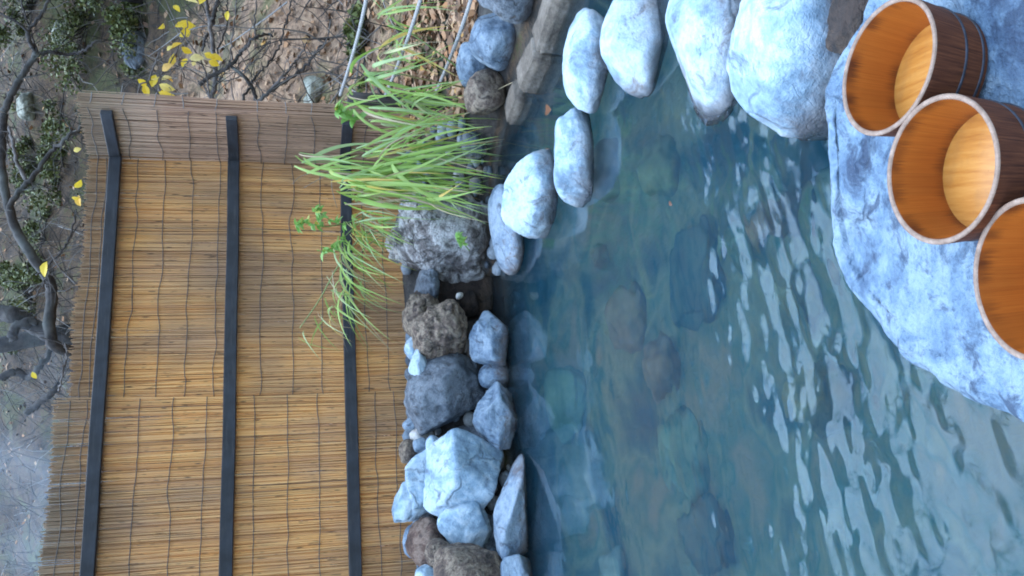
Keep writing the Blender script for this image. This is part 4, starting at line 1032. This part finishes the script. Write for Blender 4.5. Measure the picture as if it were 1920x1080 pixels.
# generic trees farther up the slope (seen mirrored in the water and between the near limbs)
def bare_tree(label, X, Y, hgt, lean, seed):
    rg = np.random.default_rng(seed); z0 = float(height(np.array([X]), np.array([Y]))[0]) - 0.1
    root = empty('bare_tree', (X, Y, z0)); tag(root, label, 'tree', 'bare trees up the slope')
    T = []; p = np.array([X, Y, z0]); d = np.array([lean, -0.05, 1.0]); n = 12
    for i in range(n + 1):
        T.append(p.copy()); d = d + np.array([rg.normal() * 0.08, rg.normal() * 0.06, 0]); p = p + d / np.linalg.norm(d) * hgt / n
    r0 = hgt * 0.018
    o = MB().tube(T, [r0 * (1 - 0.85 * i / n) for i in range(n + 1)], 8).build('trunk', M_BARK); under(o, root)
    mb = MB()
    def grow(p, d, L, r, lev):
        k = 5; P = [p]; 
        for i in range(k):
            d = d + rg.normal(size=3) * 0.16 + np.array([0, 0, 0.05]); d = d / np.linalg.norm(d); p = p + d * L / k; P.append(p)
        mb.tube(P, [r * (1 - 0.7 * i / k) for i in range(k + 1)], 4, False)
        if lev < 3:
            for i in range(1, k + 1):
                if rg.random() < 0.85:
                    s = d + rg.normal(size=3) * 0.7; s /= np.linalg.norm(s); grow(P[i], s, L * 0.55, r * 0.5, lev + 1)
    for i in range(4, n + 1):
        for _ in range(2):
            a = rg.uniform(0, 2 * math.pi); s = np.array([math.cos(a), math.sin(a), rg.uniform(0.2, 0.9)]); s /= np.linalg.norm(s)
            grow(T[i], s, hgt * 0.26 * (1.2 - i / n), r0 * 0.4, 1)
    o = mb.build('crown', M_BARK); under(o, root)
for i, (X, Y, h_, le, lb) in enumerate([
    (-4.4, 11.0, 6.5, 0.05, 'bare tree outside the photo just past the steam'),
    (-0.6, 13.5, 7.0, -0.1, 'bare tree up the slope behind the long dark limb'),
    (4.3, 13.5, 6.5, 0.12, 'bare tree on the upper slope outside the photo past the yellow leaves'),
    (4.6, 11.0, 7.0, -0.1, 'bare tree on the slope outside the photo beyond the ropes'),
    (-5.5, 13.0, 8.0, 0.05, 'bare tree on the slope outside the photo beyond the steam'),
    (0.9, 18.0, 8.0, 0.0, 'bare tree highest on the slope above the fence corner')]):
    bare_tree(lb, X, Y, h_, le, 900 + i)

# evergreen undergrowth on the slope
m = Mat('evergreen_leaf'); col = m.ramp(m.island(), [(0.0, (0.05, 0.06, 0.02)), (0.5, (0.11, 0.13, 0.035)), (0.85, (0.16, 0.19, 0.05)), (1.0, (0.25, 0.22, 0.08))])
m.color(col); m.rough(0.55); M_EVG = m.m
def leaf_cloud(centres, radii, count, size, rg, up=0.3):
    V = []; Fs = []
    for _ in range(count):
        i = rg.integers(len(centres)); d = rg.normal(size=3); d /= np.linalg.norm(d)
        p = centres[i] + d * radii[i] * rg.random() ** 0.45
        t = rg.normal(size=3); t[2] -= up; t /= np.linalg.norm(t); s = np.cross(t, rg.normal(size=3)); s /= np.linalg.norm(s)
        L = size * rg.uniform(0.6, 1.4); w = L * 0.35; b = len(V)
        V += [p, p + t * L * 0.5 + s * w, p + t * L, p + t * L * 0.5 - s * w]; Fs.append((b, b + 1, b + 2, b + 3))
    return V, Fs
def evergreen(label, X, Y, hgt, rad, seed):
    rg = np.random.default_rng(seed); z0 = float(height(np.array([X]), np.array([Y]))[0]) - 0.1
    root = empty('evergreen_tree', (X, Y, z0)); tag(root, label, 'tree', 'evergreen trees up the slope')
    T = [np.array([X + 0.05 * math.sin(i), Y + 0.05 * math.cos(i * 1.3), z0 + hgt * i / 10]) for i in range(11)]
    under(MB().tube(T, [0.2 * (1 - 0.85 * i / 10) for i in range(11)], 9).build('trunk', M_BARK), root)
    cs, rs = [], []; mb = MB()
    for i in range(46):
        f_ = rg.uniform(0.3, 1.0); a = rg.uniform(0, 2 * math.pi); q = rad * (1.15 - f_) * rg.uniform(0.35, 1.1)
        c = np.array([X + q * math.cos(a), Y + q * math.sin(a), z0 + hgt * f_ - 0.15 * q]); cs.append(c); rs.append(rad * rg.uniform(0.16, 0.32))
        mb.tube(spline([T[min(10, int(f_ * 10))], (T[min(10, int(f_ * 10))] + c) / 2 + np.array([0, 0, 0.1]), c], 6), [0.04, 0.035, 0.03, 0.025, 0.02, 0.012], 4, False)
    under(mb.build('branches', M_BARK), root)
    under(mesh_obj('crown', *leaf_cloud(cs, rs, 15000, 0.17, rg, 0.6), M_EVG), root)
evergreen('dark evergreen tree above the photo on the slope beyond the ropes', 3.8, 12.0, 9.0, 2.7, 71)
evergreen('dark evergreen tree outside the photo past the kerb side of the pool', 5.6, 9.0, 9.0, 2.6, 72)
def shrub(label, x, y, rpx, seed, dens=1.0):
    rg = np.random.default_rng(seed); p = hillpoint(x, y); r = rpx * p[1] / F
    root = empty('evergreen_shrub', p); tag(root, label, 'shrub', 'evergreen shrubs on the slope')
    cs = [p + np.array([rg.normal() * 0.95, rg.normal() * 0.6, 0.1 + abs(rg.normal()) * 0.4]) * r for _ in range(14)]
    o = mesh_obj('crown', *leaf_cloud(cs, [r * rg.uniform(0.2, 0.5) for _ in cs], int(3200 * dens), 0.05, rg), M_EVG); under(o, root)
    mb = MB()
    for c in cs: mb.tube(spline([p, (p + c) / 2 + rg.normal(size=3) * 0.05, c], 6), 0.008, 4, False)
    under(mb.build('stem', M_BARK), root)
shrub('broad evergreen shrub at the upper right edge of the slope', 165, 45, 75, 61)
shrub('evergreen shrub beside the dark outcrop on the slope', 262, 40, 55, 62)
shrub('bright green shrub low on the slope near the fence corner', 118, 300, 42, 63)
shrub('green shrub on the slope between the limb and the fence top', 70, 300, 40, 64, 0.7)
shrub('dark green shrub on the slope below the long limb', 85, 450, 45, 65, 0.7)
shrub('evergreen shrub high at the photo corner', 60, 20, 50, 66, 0.8)
shrub('green tuft on the slope behind the log', 60, 560, 45, 67, 0.6)
shrub('yellow green shrub on the slope behind the ropes', 690, 80, 35, 68, 0.5)

# leaf litter and fallen twigs covering the slope
rg = np.random.default_rng(77)
n = 17000
Yl = 6.3 + 15 * rg.random(n) ** 1.5; Xl = (rg.random(n) - 0.5) * (Yl * 0.95 + 2) + 0.25
Xl = np.concatenate([Xl, rg.uniform(1.05, 2.4, 1600)]); Yl = np.concatenate([Yl, rg.uniform(5.15, 6.6, 1600)]); n = len(Xl)
keep = (Yl < 6.6) | (np.hypot(Xl - 2.6, Yl - 8.2) < 2.6) | (rg.random(n) < 0.4); Xl, Yl = Xl[keep], Yl[keep]; n = len(Xl)
Zl = height(Xl, Yl); V = np.zeros((n, 4, 3))
t = rg.normal(size=(n, 3)); t[:, 2] *= 0.35; t[:, 2] += 0.1; t /= np.linalg.norm(t, axis=1)[:, None]
nn = rg.normal(size=(n, 3)) * 0.5 + np.array([0, -0.4, 1]); s = np.cross(t, nn); s /= np.linalg.norm(s, axis=1)[:, None]
Ls = rg.uniform(0.035, 0.12, n)[:, None]; p = np.stack([Xl, Yl, Zl + 0.01 + 0.03 * rg.random(n)], -1)
V[:, 0] = p - t * Ls / 2; V[:, 1] = p + s * Ls * 0.3; V[:, 2] = p + t * Ls / 2; V[:, 3] = p - s * Ls * 0.3
m = Mat('leaf_litter'); isl = m.island()
m.color(m.ramp(isl, [(0.0, (0.07, 0.04, 0.025)), (0.25, (0.20, 0.11, 0.06)), (0.5, (0.34, 0.20, 0.11)), (0.72, (0.46, 0.30, 0.18)), (0.86, (0.36, 0.15, 0.05)), (0.96, (0.48, 0.34, 0.22)), (1.0, (0.5, 0.27, 0.06))])); m.rough(0.8)
o = mesh_obj('leaf_litter', V.reshape(-1, 3), np.arange(4 * n).reshape(n, 4), m.m, None, False)
tag(o, 'brown fallen leaves covering the wooded slope', 'leaves', kind='stuff')
mb = MB()
YT = 6.6 + 11 * rg.random(4200) ** 1.3; XT = (rg.random(4200) - 0.5) * (YT * 0.95 + 1) + 0.2; ZT = height(XT, YT)
for Xt, Yt, z in zip(XT, YT, ZT):
    if math.hypot(Xt - 2.6, Yt - 8.2) < 2.2 and rg.random() < 0.6: continue
    L = rg.uniform(0.25, 1.0)
    d = np.array([rg.normal(), rg.normal() * 0.4, abs(rg.normal()) * 0.9 + 0.1]); d /= np.linalg.norm(d)
    q = np.array([Xt, Yt, z]); P = [q]
    for k in range(4):
        d = d + rg.normal(size=3) * 0.22; d /= np.linalg.norm(d); q = q + d * L / 4; P.append(q)
    r = rg.uniform(0.002, 0.010); mb.tube(P, [r, r * 0.9, r * 0.75, r * 0.6, r * 0.3], 3, False)
m = Mat('dead_twig'); m.color(m.ramp(m.island(), [(0.0, (0.03, 0.025, 0.022)), (0.5, (0.09, 0.075, 0.065)), (0.85, (0.18, 0.16, 0.14)), (1.0, (0.34, 0.33, 0.32))])); m.rough(0.9)
tag(mb.build('twig_tangle', m.m), 'tangle of thin dead twigs and brush over the slope', 'brush', kind='stuff')

# ------------------------------------------------------------------ steam drifting behind the fence
D_, F_ = ico(3)
c0 = PY(45, 900, 8.2)
st = mesh_obj('steam', D_ * np.array([1.5, 1.1, 0.95]), F_, None); st.location = c0
m = Mat('steam'); m.n.remove(m.b)
co = m.coord('Object'); n = m.noise(co, 1.1, 3, 0.55, 0.6)
ln = m.node('ShaderNodeVectorMath', operation='LENGTH'); m.link(m.mapping(co, (1 / 1.5, 1 / 1.1, 1 / 0.95)), ln.inputs[0])
fall = m.ramp(ln.outputs[1] if len(ln.outputs) > 1 else ln.outputs[0], [(0.15, 1.0), (0.97, 0.0)])
den = m.math('MULTIPLY', m.math('MULTIPLY', fall, m.ramp(n, [(0.44, 0.0), (0.62, 1.0)])), 0.36)
vsn = m.node('ShaderNodeVolumeScatter'); vsn.inputs['Color'].default_value = (0.62, 0.80, 1.0, 1); m.link(den, vsn.inputs['Density'])
m.link(vsn.outputs[0], m.out.inputs['Volume'])
st.data.materials.append(m.m); tag(st, 'bluish white steam drifting behind the top of the reed fence', 'steam', kind='stuff')
